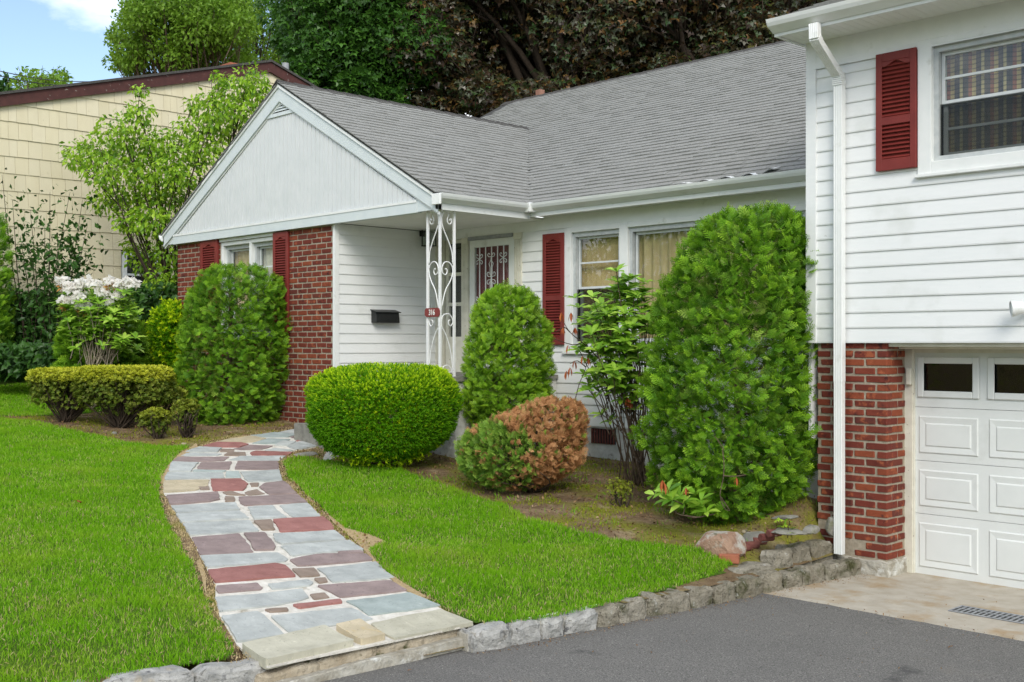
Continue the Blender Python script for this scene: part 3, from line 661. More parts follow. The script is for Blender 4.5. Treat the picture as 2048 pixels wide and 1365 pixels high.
gw = dx1 - dx0 - 2 * fw
def scroll(cx, cz, r, sx, sz, turns=0.8, y=0, n=12):
    return [(cx + sx * (r * (1 - .55 * t) * math.cos(2 * math.pi * turns * t - math.pi / 2)), y, cz + sz * (r * (1 - .55 * t) * math.sin(2 * math.pi * turns * t - math.pi / 2))) for t in [i / n for i in range(n + 1)]]
for i in range(5):
    x = dx0 + fw + gw * (i + .85) / 5.7; b = MB(); b.tube([(x, y0 + .008, zr_), (x, y0 + .008, dt - fw)], .009, 6); b.build('grille_bar', M['iron'], sd)
    if i in (0, 4):
        for zc in (dt - fw - .17, zr_ + .18):
            o = MB()
            for sx in (-1, 1):
                for sz in (-1, 1): o.tube([(x, y0, zc)] + scroll(x + sx * .045, zc + sz * .05, .028, sx, sz, .8, y0), .006, 5)
            o.build('grille_scroll', M['iron'], sd)
    if i == 2:
        o = MB(); zc = (dt - fw + zr_) / 2 + .03
        for sz in (-1, 1):
            for sx in (-1, 1):
                o.tube([(x, y0, zc + sz * .30)] + scroll(x + sx * .045, zc + sz * .33, .03, sx, sz, .8, y0), .006, 5)
                o.tube([(x, y0, zc + sz * .02)] + scroll(x + sx * .055, zc + sz * .06, .035, sx, sz, .85, y0), .006, 5)
                o.tube([(x + sx * .002, y0, zc + sz * .29), (x + sx * .015, y0, zc + sz * .24), (x + sx * .045, y0, zc + sz * .20), (x + sx * .02, y0, zc + sz * .15), (x + sx * .02, y0, zc + sz * .08), (x, y0, zc)], .006, 5)
        o.build('grille_scroll', M['iron'], sd)
# --- side wall of the porch, corner board, stoop
sw2 = wall_part('white lapped siding of the porch side wall behind the mailbox')
siding_wall(1, XS, YB + 0.05, YM - 0.02, FLOOR - .67, SOF - 0.02, [], sw2)
m = MB(); m.box(XS - 0.03, XS + 0.024, YB - 0.01, YB + 0.06, zb0, SOF - .02); m.build('corner_board', M['trim'], house)
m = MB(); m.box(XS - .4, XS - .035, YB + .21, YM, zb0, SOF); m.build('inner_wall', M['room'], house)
st = MB(); st.box(XS + .03, -10.30, YB + 0.02, YM - .03, 0.4, FLOOR - .05)
stoop = st.build('stoop', M['stonewhite'], house)
m = MB(); m.box(XS + .03, -10.26, YB - .02, YM - .032, FLOOR - .049, FLOOR); m.build('stoop_slab', M['rockgrey'], stoop)
for i in range(3):
    m = MB(); m.box(-12.45, -11.2, YB - .02 - .28 * (i + 1), YB - .021 - .28 * i, .6, FLOOR - .05 - .19 * (i + 1)); m.build('step', M['rockgrey'], stoop)
# --- porch ceiling, main soffit
m = MB(); m.box(XS, XR - .02, YB - .02, YM + .02, SOF, SOF + .03); m.build('porch_ceiling', M['soffit'], house)
nso = 34
for i in range(nso):
    a = XR - .015 + (XWL - XR) * i / nso; b = XR - .015 + (XWL - XR) * (i + 1) / nso
    p = MB(); p.box(a + .004, b - .004, YE + .02, YM + .02, HZ(1.701), HZ(1.715)); p.build('soffit_panel', M['soffit'], house)
m = MB(); m.box(XR, XWL, YE + .03, YM + .02, HZ(1.716), HZ(1.73)); m.build('soffit_backing', M['roofdeck'], house)
# --- gable of the wing
YG = 9.0
gz0, gz1 = HZ(1.645), HZ(1.645) + .145
gx0, gx1 = onY(349.5, 480, YG).x, onY(836, 426, YG).x
m = MB(); m.box(gx0, gx1, YG - .03, YG + .06, gz0, gz1); gb = m.build('gable_band', M['rake'], house)
m = MB(); m.box(gx0, gx1, YG - .038, YG - .0305, gz1 - .02, gz1 + .012); m.build('bead_trim', M['trim'], gb)
m = MB(); m.box(XL + .15, XR - .1, YG + .03, YG + .05, gz1 + .001, gz1 + .05)
m.prism([(XL + .3, YG + .03, gz1 + .05), (XR - .2, YG + .03, gz1 + .05), (XA, YG + .03, ZA - .24)], (0, .02, 0)); gw_ = m.build('gable_wall', M['gable'], house)
rk = 0.30
def rin(x): return ZA - rk - SL * abs(x - XA)
vzb = onY(565, 228, YG).z
n = 62
for i in range(n):
    a = gx0 + (gx1 - gx0) * i / n; b = gx0 + (gx1 - gx0) * (i + 1) / n
    ta, tb = min(rin(a), vzb), min(rin(b), vzb)
    if max(ta, tb) < gz1 + .03: continue
    m = MB(); m.prism([(a + .0015, YG, gz1 + .013), (b - .004, YG, gz1 + .013), (b - .004, YG, max(tb, gz1 + .014)), (a + .0015, YG, max(ta, gz1 + .014))], (0, .028, 0))
    m.prism([(b - .012, YG - .006, gz1 + .014), (b - .005, YG - .006, gz1 + .014), (b - .005, YG - .006, max(tb - .004, gz1 + .02)), (b - .012, YG - .006, max(tb, gz1 + .02))], (0, .006, 0))
    m.build('gable_board', M['gable'], gw_)
# louvred attic vent
vt = onY(563, 184, YG - .01).z; hwv = (vt - vzb) / SL
m = MB()
def bar(m, p, q, w_, y, d):
    p = Vector(p); q = Vector(q); t = (q - p).normalized(); nn = Vector((-t.z, 0, t.x)) * w_ / 2
    m.prism([p - nn, q - nn, q + nn, p + nn], (0, d, 0))
P0, P1, P2 = (XA - hwv, YG - .02, vzb), (XA + hwv, YG - .02, vzb), (XA, YG - .02, vt)
bar(m, P0, P1, .05, 0, .03); bar(m, P0, P2, .05, 0, .03); bar(m, P1, P2, .05, 0, .03)
av = m.build('attic_vent', M['rake'], house)
for i in range(6):
    zz = vzb + .045 + i * (vt - vzb - .08) / 6; h = (vt - zz) / SL - .03
    if h > .03:
        m = MB(); m.add([(XA - h, YG - .012, zz), (XA + h, YG - .012, zz), (XA + h, YG + .018, zz + .04), (XA - h, YG + .018, zz + .04), (XA - h, YG - .012, zz + .008), (XA + h, YG - .012, zz + .008), (XA + h, YG + .018, zz + .048), (XA - h, YG + .018, zz + .048)],
                        [(0, 3, 2, 1), (4, 5, 6, 7), (0, 1, 5, 4), (1, 2, 6, 5), (2, 3, 7, 6), (3, 0, 4, 7)]); m.build('vent_louver', M['rake'], av)
m = MB(); m.prism([(XA - hwv + .02, YG + .02, vzb), (XA + hwv - .02, YG + .02, vzb), (XA, YG + .02, vt - .01)], (0, .006, 0)); m.build('vent_backing', M['roofdeck'], av)
# rakes, eave returns
YR = 8.96
for s_, xe in ((-1, XL), (1, XR)):
    ze = ZA - SL * abs(xe - XA)
    m = MB(); m.prism([(XA, YR, ZA - .035), (xe, YR, ze - .035), (xe, YR, ze - .24), (XA, YR, ZA - .275)], (0, .025, 0)); rb = m.build('rake_board', M['rake'], house)
    m = MB(); m.prism([(XA, YR - .022, ZA - .022), (xe, YR - .022, ze - .022), (xe, YR - .022, ze - .075), (XA, YR - .022, ZA - .075)], (0, .02, 0)); m.build('rake_trim', M['gutter'], rb)
    m = MB(); m.prism([(XA, YR + .026, ZA - .24), (xe, YR + .026, ze - .24), (xe, YR + .026, ze - .27), (XA, YR + .026, ZA - .30)], (0, .03, 0)); m.build('rake_trim', M['trim'], rb)
    g = gx0 if s_ < 0 else gx1
    m = MB(); m.prism([(g, YR + .03, SOF - .01), (xe, YR + .03, SOF - .01), (xe, YR + .03, ze - .10), (g, YR + .03, min(ZA - .25 - SL * abs(g - XA), ZA))], (0, .05, 0)); m.build('eave_return', M['rake'], house)
# --- window of the brick wing with its shutters
xm = (WX0 + WX1) / 2; xmu = onY(498, 560, YB).x
for a, b in ((WX0 + .06, xmu - .03), (xmu + .03, WX1 - .02)):
    window(a, b, WZ0 + .1, WZ1 - .06, YB + .07, (.06 if a < xm - .3 else 0, .06 if a < xm - .3 else .02, .06, .09), proud=.05, curtain=pleats('lace', .11, .015) if a > xm - .3 else pleats('drape', .12, .02), screen=False, sill=a < xm - .3)
m = MB(); m.box(WX0 - .0, WX1, YB - .012, YB + .08, WZ1 + .002, gz0 - .002); m.build('window_head', M['trim'], house)
shutter(onY(404, 580, YB).x, onY(438.5, 580, YB).x, HZ(.16), onY(421, 480, YB - .02).z, YB - .006, .42, 'red shutter at the far side of the brick wing window')
shutter(onY(550, 580, YB).x, onY(580, 580, YB).x, HZ(.16), onY(565, 464, YB - .02).z, YB - .006, .42, 'red shutter nearest the porch on the brick wing')
# ------------------------------------------------------------------ roofs
def roof_plane(name, origin, along, up, length, rise, keep, par, expo=0.135, tabw=0.22, nobj=0, edge=None):
    """origin at the eave corner, unit vectors along the eave and up the slope; shingle tabs are wedges lying on it"""
    o = Vector(origin); a = Vector(along); u = Vector(up); nn = a.cross(u).normalized()
    if nn.z < 0: nn = -nn
    tabs = []; n = int(rise / expo) + 1
    for r in range(n):
        x = -random.random() * tabw
        while x < length:
            w_ = tabw * U(.8, 1.15); x0, x1 = max(x, 0), min(x + w_, length); x += w_
            if x1 - x0 < .04: continue
            c = o + a * ((x0 + x1) / 2) + u * ((r + .5) * expo)
            if not keep(c): continue
            l = min(expo + .03, rise - r * expo)
            tabs.append((o + a * x0 + u * (r * expo) + nn * .004, a * (x1 - x0 - .003), u * l, nn * random.choice((.0145, .0165, .019, .0225))))
    return tabs
def wedge():
    me = bpy.data.meshes.new('shingle')
    me.from_pydata([(0, 0, 0), (1, 0, 0), (1, 1, 0), (0, 1, 0), (0, 0, 1), (1, 0, 1), (1, 1, .12), (0, 1, .12)], [], [(0, 3, 2, 1), (4, 5, 6, 7), (0, 1, 5, 4), (1, 2, 6, 5), (2, 3, 7, 6), (3, 0, 4, 7)])
    me.materials.append(M['shingle']); return me
SHME = wedge()
def put_shingles(tabs, par, nobj):
    tabs.sort(key=lambda t: (t[0] - Vector((0, 0, CZ))).length)
    for t in tabs[:nobj]: inst('shingle', SHME, par, TRS(t[0], t[1], t[2], t[3]))
    rest = tabs[nobj:]
    if rest:
        v = np.array([x.co[:] for x in SHME.vertices]); f = np.array([p.vertices[:] for p in SHME.polygons])
        R_ = np.array([np.stack([np.array(t[1]), np.array(t[2]), np.array(t[3])], -1) for t in rest]); P_ = np.array([t[0][:] for t in rest])
        tag(scatter('shingle_field', M['shingle'], (v, f, np.zeros(8)), P_, R_, np.ones(len(rest)), par), kind='stuff')
def zwing(x): return ZA - SL * abs(x - XA)
def zmain(y): return ZE + SL * (y - (YE - .02))
YRG = YE + (HZ(4.98) - ZE) / SL; ZRG = zmain(YRG); XML = -16.9
sl_ = math.hypot(1, SL)
m = MB()
for s_, xe in ((1, XR), (-1, XL)):
    m.prism([(XA, YR - .03, ZA), (xe, YR - .03, ZA - SL * abs(xe - XA)), (xe, YR - .03, ZA - SL * abs(xe - XA) - .03), (XA, YR - .03, ZA - .03)], (0, 7.0, 0))
m.prism([(XML, YE - .02, ZE), (XML, YRG, ZRG), (XML, YRG + 5, ZRG - 5 * SL), (XML, YRG + 5, ZRG - 5 * SL - .05), (XML, YRG, ZRG - .05), (XML, YE - .02, ZE - .03)], (XWL - XML + .01, 0, 0))
roof = m.build('roof', M['roofdeck'], house)
tabs = roof_plane('w', (XR + .02, YR - .045, ZE - .011), (0, 1, 0), (-1 / sl_, 0, SL / sl_), 7.0, 3.5 * sl_, lambda c: c.z > zmain(c.y) - .05, roof)
tabs += roof_plane('m', (XML - .03, YE - .04, ZE - .011), (1, 0, 0), (0, 1 / sl_, SL / sl_), XWL - XML + .02, (YRG - YE + .03) * sl_, lambda c: c.z > zwing(c.x) - .05 and c.x > XA - 2.6, roof)
put_shingles(tabs, roof, 300)
tl = roof_plane('l', (XL - .02, YR - .045, ZE - .055), (0, 1, 0), (1 / sl_, 0, SL / sl_), 2.2, 3.5 * sl_, lambda c: True, roof)
put_shingles(tl, roof, 0)
cp = MB()
for i in range(18):
    y = YR - .04 + i * .29; cp.prism([(XA - .13, y, ZA - .058), (XA, y, ZA + .028 + .008), (XA + .13, y, ZA - .058), (XA + .13, y, ZA - .07), (XA, y, ZA + .012), (XA - .13, y, ZA - .07)], (0, .30, -.012))
cp.build('ridge_cap', M['ridge'], roof)
cp = MB(); k = 40; lx = (XWL - XML) / k
for i in range(k):
    x = XML + i * lx; cp.prism([(x, YRG - .14, ZRG - .058), (x, YRG, ZRG + .034), (x, YRG + .14, ZRG - .058), (x, YRG + .14, ZRG - .07), (x, YRG, ZRG + .014), (x, YRG - .14, ZRG - .07)], (lx + .01, 0, -.01))
cp.build('ridge_cap', M['ridge'], roof)
c0 = onY(1083, 190, YRG + .6); m = MB(); m.box(c0.x - .07, c0.x + .06, YRG + .5, YRG + .63, ZRG - .6, onY(1083, 181, YRG + .6).z); m.build('flue', M['flue'], house)
# fascia and gutters
GUT = [(0, 0), (0.012, -.002), (.10, .045), (.118, .075), (.128, .105), (.118, .108), (.104, .08), (.08, .055), (.01, .012), (0.008, .105), (0, .105)]
def gutter(a, b, out, label=None):
    m = MB(); m.sweep(GUT, out, (0, 0, 1), a, b); o = m.build('gutter', M['gutter'], house)
    if label: o['label'] = label
    return o
m = MB(); m.box(XR - .02, XR, YR, YE, SOF - .01, ZE - .03); m.build('fascia_board', M['trim'], house)
m = MB(); m.box(XR, XWL, YE, YE + .02, HZ(1.68), ZE - .03); m.build('fascia_board', M['trim'], house)
gzb = ZE - .125
gutter((XR + .001, YR - .02, gzb), (XR + .001, YE - .12, gzb), (1, 0, 0), 'white gutter over the porch post')
gg = gutter((XR + .12, YE - .001, gzb), (XWL, YE - .001, gzb), (0, -1, 0), 'white gutter along the middle roof')
m = MB(); m.prism([(XR + .001 + p, YR - .0205, gzb + q) for p, q in GUT[:5] + [(0, .105)]], (0, -.005, 0)); m.build('gutter_end_cap', M['gutter'], gg)
m = MB(); m.box(XR + .002, XR + .135, YE - .135, YE - .002, gzb - .004, gzb + .118); m.build('gutter_corner', M['gutter'], gg, bevel=.006)
m = MB(); x0_, x1_ = onY(1365, 365, YE).x, onY(1560, 350, YE).x; xx = np.linspace(x0_, x1_, 26)
zz = [gzb + .112 + .022 * math.sin(i * 1.1) * (0.3 + i / 26) + .02 * (i > 20) for i in range(26)]
m.add([(x, YE - .11, z_) for x, z_ in zip(xx, zz)] + [(x, YE + .03, z_ + .03 + .012 * math.sin(i * 2.3)) for i, (x, z_) in enumerate(zip(xx, zz))], [(i, i + 1, 27 + i, 26 + i) for i in range(25)])
m.build('bent_gutter_guard', M['gutter'], gg)
m = MB(); m.box(XR - .035, XR + .125, YR - .055, YR - .026, gzb - .035, gzb + .10); m.build('gutter_block', M['gutter'], gg, bevel=.006)
gutter((XL - .001, YR - .02, gzb - .02), (XL - .001, YR + 3.5, gzb - .02), (-1, 0, 0), 'white gutter end at the far eave of the gable')
m = MB(); m.box(XL, XL + .02, YR, YR + 3.5, SOF, ZE - .04); m.build('fascia_board', M['trim'], house)

# ------------------------------------------------------------------ garage wing on the near side
sw3 = wall_part('white lapped siding above the garage door')
zw0 = HZ(.016); zw1 = onY(1678, 121, YW).z; XE = 2.6
w3a, w3b = onY(1866, 250, YW).x, -2.75
w3t, w3bot = onY(1866, 92, YW).z, onY(1866, 324, YW).z
cw3 = w3a - onY(1838.5, 250, YW).x
siding_wall(0, YW, XWL + .09, XE, zw0, zw1, [(w3a - cw3 * .6, w3b + cw3 * .6, w3bot - .06, 9)], sw3)
m = MB(); m.box(XWL - .012, XWL + .09, YW - .03, YW + .02, zw0 - .0, HZ(2.787)); m.box(XWL - .012, XWL + .015, YW + .02, YW + 6, zw0 - .9, HZ(2.787)); m.build('corner_board', M['siding'], house)
m = MB(); m.box(XWL + .09, XE, YW - .026, YW + .02, zw1, HZ(2.787)); m.build('frieze_board', M['trim'], house)
m = MB(); m.box(XWL + .09, XE, YW - .031, YW - .0265, zw1 - .05, zw1 + .01); m.build('frieze_board', M['siding'], house)
window(w3a, w3b, w3bot, w3t, YW, (cw3, cw3, zw1 + .02 - w3t + .0, .10), proud=.034, curtain=pleats('curtain', .19, .025))
s0, s1 = onY(1755, 200, YW - .02).x, onY(1835.5, 200, YW - .02).x
shutter(s0, s1, onY(1795, 339.5, YW - .03).z, onY(1795, 103, YW - .03).z, YW - .019, .42, 'red shutter above the garage')
m = MB(); m.box(XWL + .01, XE, YW + .035, YW + .05, zw0 - .0, zw0 + .02); m.build('siding_starter', M['trim'], house)
# overhang above
YF = 8.82; XWR = XWL - .06
npan = 40
for i in range(npan):
    a = XWR + .03 + i * .155; b = a + .151
    m = MB(); m.box(a, b, YF + .02, YW - .0, HZ(2.786), HZ(2.796)); m.box(a + .07, a + .074, YF + .02, YW - .002, HZ(2.7835), HZ(2.786)); m.build('soffit_panel', M['soffit'], house)
m = MB(); m.box(XWR, XE, YF + .03, YW + .02, HZ(2.7965), HZ(2.81)); m.build('soffit_backing', M['roofdeck'], house)
m = MB(); m.box(XWR, XE, YF, YF + .02, HZ(2.775), HZ(2.91)); m.box(XWR, XWR + .025, YF + .02, YW + 6, HZ(2.775), HZ(2.93)); m.build('fascia_board', M['trim'], house)
m = MB(); m.prism([(XWR - .03, YF - .05, HZ(2.905)), (XWR - .03, YF + 5.4, HZ(2.905) + 5.4 * .38), (XWR - .03, YF + 5.4, HZ(2.88) + 5.4 * .38), (XWR - .03, YF - .05, HZ(2.88))], (XE - XWR, 0, 0)); r2 = m.build('roof', M['roofdeck'], house)
k_ = math.hypot(1, .38)
put_shingles(roof_plane('g', (XWR - .04, YF - .07, HZ(2.903)), (1, 0, 0), (0, 1 / k_, .38 / k_), XE - XWR, 5.4 * k_, lambda c: c.x < -2.5 or c.y < 9.6, r2), r2, 0)
g3 = gutter((XWR + .0, YF - .001, HZ(2.805)), (XE, YF - .001, HZ(2.805)), (0, -1, 0), 'white gutter above the garage wing')
m = MB(); m.prism([Vector((XWR - .002, YF - .001, HZ(2.805))) + Vector((0, -p, q)) for p, q in GUT[:5] + [(0, .105)]], (-.006, 0, 0)); m.build('gutter_end_cap', M['gutter'], g3)
# downspout
def pipe(m, a, b, axis_w=(1, 0, 0), w_=.088, d=.062, ribs=5):
    a = Vector(a); b = Vector(b); t = (b - a).normalized(); wv = Vector(axis_w); dv = t.cross(wv).normalized()
    if dv.y > 0: dv = -dv
    pts = [(-w_ / 2, -d / 2)]
    for i in range(ribs):
        c = -w_ / 2 + w_ * (i + .5) / ribs; q = w_ / ribs * .5
        pts += [(c - q, d / 2 - .004), (c - q * .45, d / 2), (c + q * .45, d / 2), (c + q * .95, d / 2 - .004)]
    pts += [(w_ / 2, -d / 2)]
    m.prism([a + wv * p + dv * q for p, q in pts], b - a)
yd = YW - .075
pA = onY(1629, 48, YF - .06); pB = onY(1630, 78, YF - .06); pC = onY(1676, 152, yd); pD = onY(1678.5, 168, yd)
pE = onY(1678, 1108, yd)
m = MB(); xd = pD.x; pipe(m, (xd, yd, pD.z), (xd, yd, pE.z + 1.55)); dsp = m.build('downspout', M['gutter'], house)
m = MB(); pipe(m, (xd, yd, pE.z + 1.549), (xd, yd, pE.z), w_=.083, d=.058); m.build('downspout_section', M['gutter'], dsp)
m = MB(); pipe(m, pA, pB); pipe(m, pB + Vector((0, 0, .01)), pB + (pC - pB) * .10, w_=.092, d=.068); m.build('downspout_elbow', M['gutter'], dsp)
m = MB(); pipe(m, pB + (pC - pB) * .08, pC + (pC - pB) * .02); m.build('downspout_offset', M['gutter'], dsp)
m = MB()
for i in range(7):
    t = i / 6; p = pC.lerp(Vector((xd, yd, pD.z)), t) + Vector((0, 0, .03 * (1 - t))); m.box(p.x - .048, p.x + .048, yd - .040, yd + .032, p.z - .016, p.z - .003)
m.build('downspout_elbow', M['gutter'], dsp)
# brick pier
XPL, XPC, YRT = onY(1634, 800, YP).x, onY(1774, 800, YP).x, 9.66
m = MB(); m.box(XPL + .008, XPC - .008, YP + .008, YRT + .3, 0, zw0 + .05); pier = m.build('brick_pier', M['mortar'], house); pier['label'] = 'red brick pier beside the garage door'
bl = []; CHP = .0745; k = 0; z = zw0 - CHP / 2 + .012
while z > .17:
    if k % 2 == 0:
        bl.append((XPC - .101, YP + .048, z, .202, .095, .057)); x = XPC - .202 - .022; lens = [.202] * 6
        yy = YP + .095 + .012; ry = [.19, .1]
    else:
        bl.append((XPC - .048, YP + .101, z, .095, .202, .057)); x = XPC - .095 - .022; lens = [.195] + [.202] * 6
        yy = YP + .202 + .014; ry = [.13]
    for l in lens:
        x0 = max(x - l, XPL)
        if x - x0 > .03: bl.append(((x + x0) / 2 + U(-.003, .003), YP + .048 + U(-.003, .002), z + U(-.003, .003), x - x0, .095, .055 + U(-.003, .003)))
        x = x0 - .022
        if x < XPL: break
    for l in ry:
        y1 = min(yy + l, YRT)
        if y1 - yy > .03: bl.append((XPC - .048, (yy + y1) / 2, z + U(-.003, .003), .095, y1 - yy, .055))
        yy = y1 + .014
    z -= CHP; k += 1
low = [b for b in bl if b[2] < .42 and random.random() < .35 and b[0] < XPC - .15]
lay([b for b in bl if b not in low], pier, 300)
def rough_box(x0, x1, y0, y1, z0, z1, amp, n=5, freq=5, seed=0, rnd=.02):
    bm = bmesh.new(); bmesh.ops.create_cube(bm, size=1.0); bmesh.ops.subdivide_edges(bm, edges=list(bm.edges), cuts=n, use_grid_fill=True)
    c = Vector(((x0 + x1) / 2, (y0 + y1) / 2, (z0 + z1) / 2)); s_ = Vector((x1 - x0, y1 - y0, z1 - z0))
    for v in bm.verts:
        q = v.co.copy(); e = max(0, sum(1 for t in q if abs(t) > .499) - 1)
        p = Vector((q.x * s_.x, q.y * s_.y, q.z * s_.z)); p -= Vector([math.copysign(min(rnd, s_[i] * .2) * e * .5, q[i]) if abs(q[i]) > .499 else 0 for i in range(3)])
        nv = mnoise.noise_vector((p + c + Vector((seed * 3.1, seed, 0))) * freq); p += nv * amp + mnoise.noise_vector((p + c) * freq * 3.3) * amp * .4
        v.co = p
    me = bpy.data.meshes.new('stone'); bm.to_mesh(me); bm.free(); return me, c
me, c = rough_box(XPL - .0, XPC + .016, YP - .014, YRT + .05, -.02, .15, .018, 9, 7); me.materials.append(M['found']); o = parent(link(bpy.data.objects.new('pier_base', me)), pier); o.location = c
# garage opening
YD = 9.70; XD0 = onY(1828.5, 900, YD).x; DW = .629; DH = [0.0]
zsec = [.003] + [onY(1829, py, YD).z for py in (1025.3, 919.8, 813.3)] + [onY(1829, 705, YD).z]
XD1 = XD0 + 4 * DW
m = MB(); m.box(XPC - .0, XE, YP + .06, YD + .1, zsec[-1] + .075, zw0 + .03); m.build('garage_header', M['oldtrim'], house)
m = MB(); m.box(XPC - .01, XE, YP + .03, YP + .06, zw0 - .035, zw0 - .001); m.box(XPC + .005, XE, YP + .2, YP + .3, zsec[-1] + .03, zsec[-1] + .075); m.build('header_moulding', M['oldtrim'], house, bevel=.006)
x0_ = onY(1811, 900, YRT).x
m = MB(); m.box(x0_ - .02, XD0 - .002, YRT + .002, YD + .06, .004, zsec[-1] + .07); m.box(XD0 - .03, XD0 + .012, YD - .028, YD - .002, .004, zsec[-1] + .03); m.box(XD1, XE, YRT + .002, YD + .06, 0, zsec[-1] + .07)
jam = m.build('garage_jamb', M['oldtrim'], house)
m = MB(); m.box(XD0, XD1, YD - .02, YD - .004, zsec[-1] - .004, zsec[-1] + .03); m.build('header_stop', M['oldtrim'], jam)
b0 = onY(1816, 736, YRT); b1 = onY(1828, 770, YRT); m = MB(); m.box(b0.x, b1.x - .01, YRT - .045, YRT, b1.z, b0.z); sb = m.build('switch_box', M['oldtrim'], house, bevel=.006)
sb['label'] = 'small cream box on the garage jamb'
m = MB(); m.box(XD0 - .2, XD1 + .2, YD + .3, YD + .32, -.02, 2.2); gd = m.build('garage_door', M['room'], house); gd['label'] = 'white panelled garage door with windows along the top'
for s_ in range(4):
    z0, z1 = zsec[s_], zsec[s_ + 1] - .004
    m = MB()
    if s_ < 3: m.box(XD0, XD1, YD, YD + .04, z0, z1)
    else:
        cells = []
        for c_ in range(4):
            a = XD0 + c_ * DW; m.box(a, a + .055, YD, YD + .04, z0, z1); m.box(a + DW - .055, a + DW, YD, YD + .04, z0, z1)
            m.box(a + .055, a + DW - .055, YD, YD + .04, z0, z0 + .13); m.box(a + .055, a + DW - .055, YD, YD + .04, z1 - .05, z1)
    sec = m.build('door_section', M['garage'], gd)
    for c_ in range(4):
        a, b = XD0 + c_ * DW + .045, XD0 + (c_ + 1) * DW - .045
        if s_ < 3:
            c0_, c1_ = z0 + .065, z1 - .075
            m = MB()
            def ringf(m, a, b, c, d, wv, y_out, y_in):
                o_ = [(a, y_out, c), (b, y_out, c), (b, y_out, d), (a, y_out, d)]; i_ = [(a + wv, y_in, c + wv), (b - wv, y_in, c + wv), (b - wv, y_in, d - wv), (a + wv, y_in, d - wv)]
                m.add(o_ + i_, [(0, 1, 5, 4), (1, 2, 6, 5), (2, 3, 7, 6), (3, 0, 4, 7)])
            ringf(m, a, b, c0_, c1_, .012, YD - .0012, YD - .010); ringf(m, a + .012, b - .012, c0_ + .012, c1_ - .012, .05, YD - .010, YD - .004); ringf(m, a + .062, b - .062, c0_ + .062, c1_ - .062, .012, YD - .004, YD - .012)
            m.add([(a + .074, YD - .012, c0_ + .074), (b - .074, YD - .012, c0_ + .074), (b - .074, YD - .012, c1_ - .074), (a + .074, YD - .012, c1_ - .074)], [(0, 1, 2, 3)])
            m.build('door_panel', M['garage'], gd)
        else:
            a, b = XD0 + c_ * DW + .035, XD0 + (c_ + 1) * DW - .035; c0_, c1_ = z0 + .085, z1 - .035
            m = MB(); t_ = .06; y = YD - .02
            m.box(a, a + t_, y, YD - .001, c0_, c1_); m.box(b - t_, b, y, YD - .001, c0_, c1_); m.box(a + t_, b - t_, y, YD - .001, c0_, c0_ + t_); m.box(a + t_, b - t_, y, YD - .001, c1_ - t_, c1_)
            m.build('window_frame', M['garage'], gd, bevel=.008)
            m = MB(); m.box(a + t_ - .02, b - t_ + .02, YD + .015, YD + .019, c0_ + .02, c1_ - .02); m.build('door_pane', M['glassdark'], gd)
m = MB(); m.box(XD0, XD1, YD + .002, YD + .03, -.0, .0028); m.build('bottom_seal', M['black'], gd)
# drain in the apron
g0, g1 = onG(1895, 1223, lambda X, Y: 0.007), onG(1930, 1214, lambda X, Y: 0.007)
m = MB(); ga, gb_, gc, gd_ = g0.x, -1.0, g0.y + .01, g1.y
m.box(ga, gb_, gc, gd_, .0065, .0085); grate = tag(m.build('drain_grate', M['black']), 'long black steel drain grate set in the concrete before the garage', 'drain grate')
n = 70
bm_ = MB(); bm_.box(0, .012, 0, 1, 0, 1); gm = bm_.mesh('grate_bar'); gm.materials.append(M['greymetal'])
for i in range(n): inst('grate_bar', gm, grate, Matrix.Translation((ga + (gb_ - ga) * i / n, gc + .01, .009)) @ Matrix.Diagonal((1, gd_ - gc - .02, .006, 1)))
m = MB(); m.box(ga, gb_, gc, gc + .009, .009, .016); m.box(ga, gb_, gd_ - .009, gd_, .009, .016); m.box(ga, gb_, (gc + gd_) / 2 - .004, (gc + gd_) / 2 + .004, .0155, .018); m.build('rim', M['greymetal'], grate)

# ------------------------------------------------------------------ porch post and small fittings
PX, PY = -10.62, 9.10; ps = .232
post = MB(); B_ = .0135
for x, y in ((PX, PY), (PX - ps, PY), (PX, PY + ps)): post.box(x - B_, x + B_, y - B_, y + B_, FLOOR, SOF - .001)
for zz in (SOF - .025, FLOOR + .05): post.box(PX - ps + B_, PX - B_, PY - .006, PY + .006, zz, zz + .012); post.box(PX - .006, PX + .006, PY + B_, PY + ps - B_, zz, zz + .012)
post = post.build('porch_post', M['iron'], house); post['label'] = 'white wrought iron corner post with scrollwork'
ZP = 13.96
def pz(zy): return CZ + (HOR - (380 + zy / 3.414)) * ZP / F
CUR = [[(.68, 205), (.80, 190), (.86, 212), (.72, 228), (.56, 222), (.50, 196), (.62, 165), (.40, 148), (.16, 160), (.06, 215), (.25, 275), (.60, 345), (.88, 420), (.95, 500)],
       [(.08, 800), (.35, 690), (.75, 620), (.95, 560), (.88, 515), (.60, 490), (.28, 495), (.10, 530), (.14, 565), (.36, 578), (.50, 560), (.46, 538), (.33, 540)],
       [(.06, 905), (.10, 870), (.30, 850), (.65, 848), (.88, 872), (.95, 905), (.78, 930), (.62, 918), (.60, 895), (.74, 888)],
       [(.05, 900), (.10, 940), (.40, 990), (.70, 1070), (.88, 1160), (.95, 1240)], [(.06, 1240), (.20, 1210), (.50, 1200), (.80, 1220), (.95, 1260)]]
def smooth(pts, n=4):
    P_ = [Vector(p) for p in pts]; out = []
    for i in range(len(P_) - 1):
        p0, p1, p2, p3 = P_[max(i - 1, 0)], P_[i], P_[i + 1], P_[min(i + 2, len(P_) - 1)]
        for k in range(n):
            t = k / n; out.append(.5 * ((2 * p1) + (p2 - p0) * t + (2 * p0 - 5 * p1 + 4 * p2 - p3) * t * t + (3 * p1 - p0 - 3 * p2 + p3) * t ** 3))
    return out + [P_[-1]]
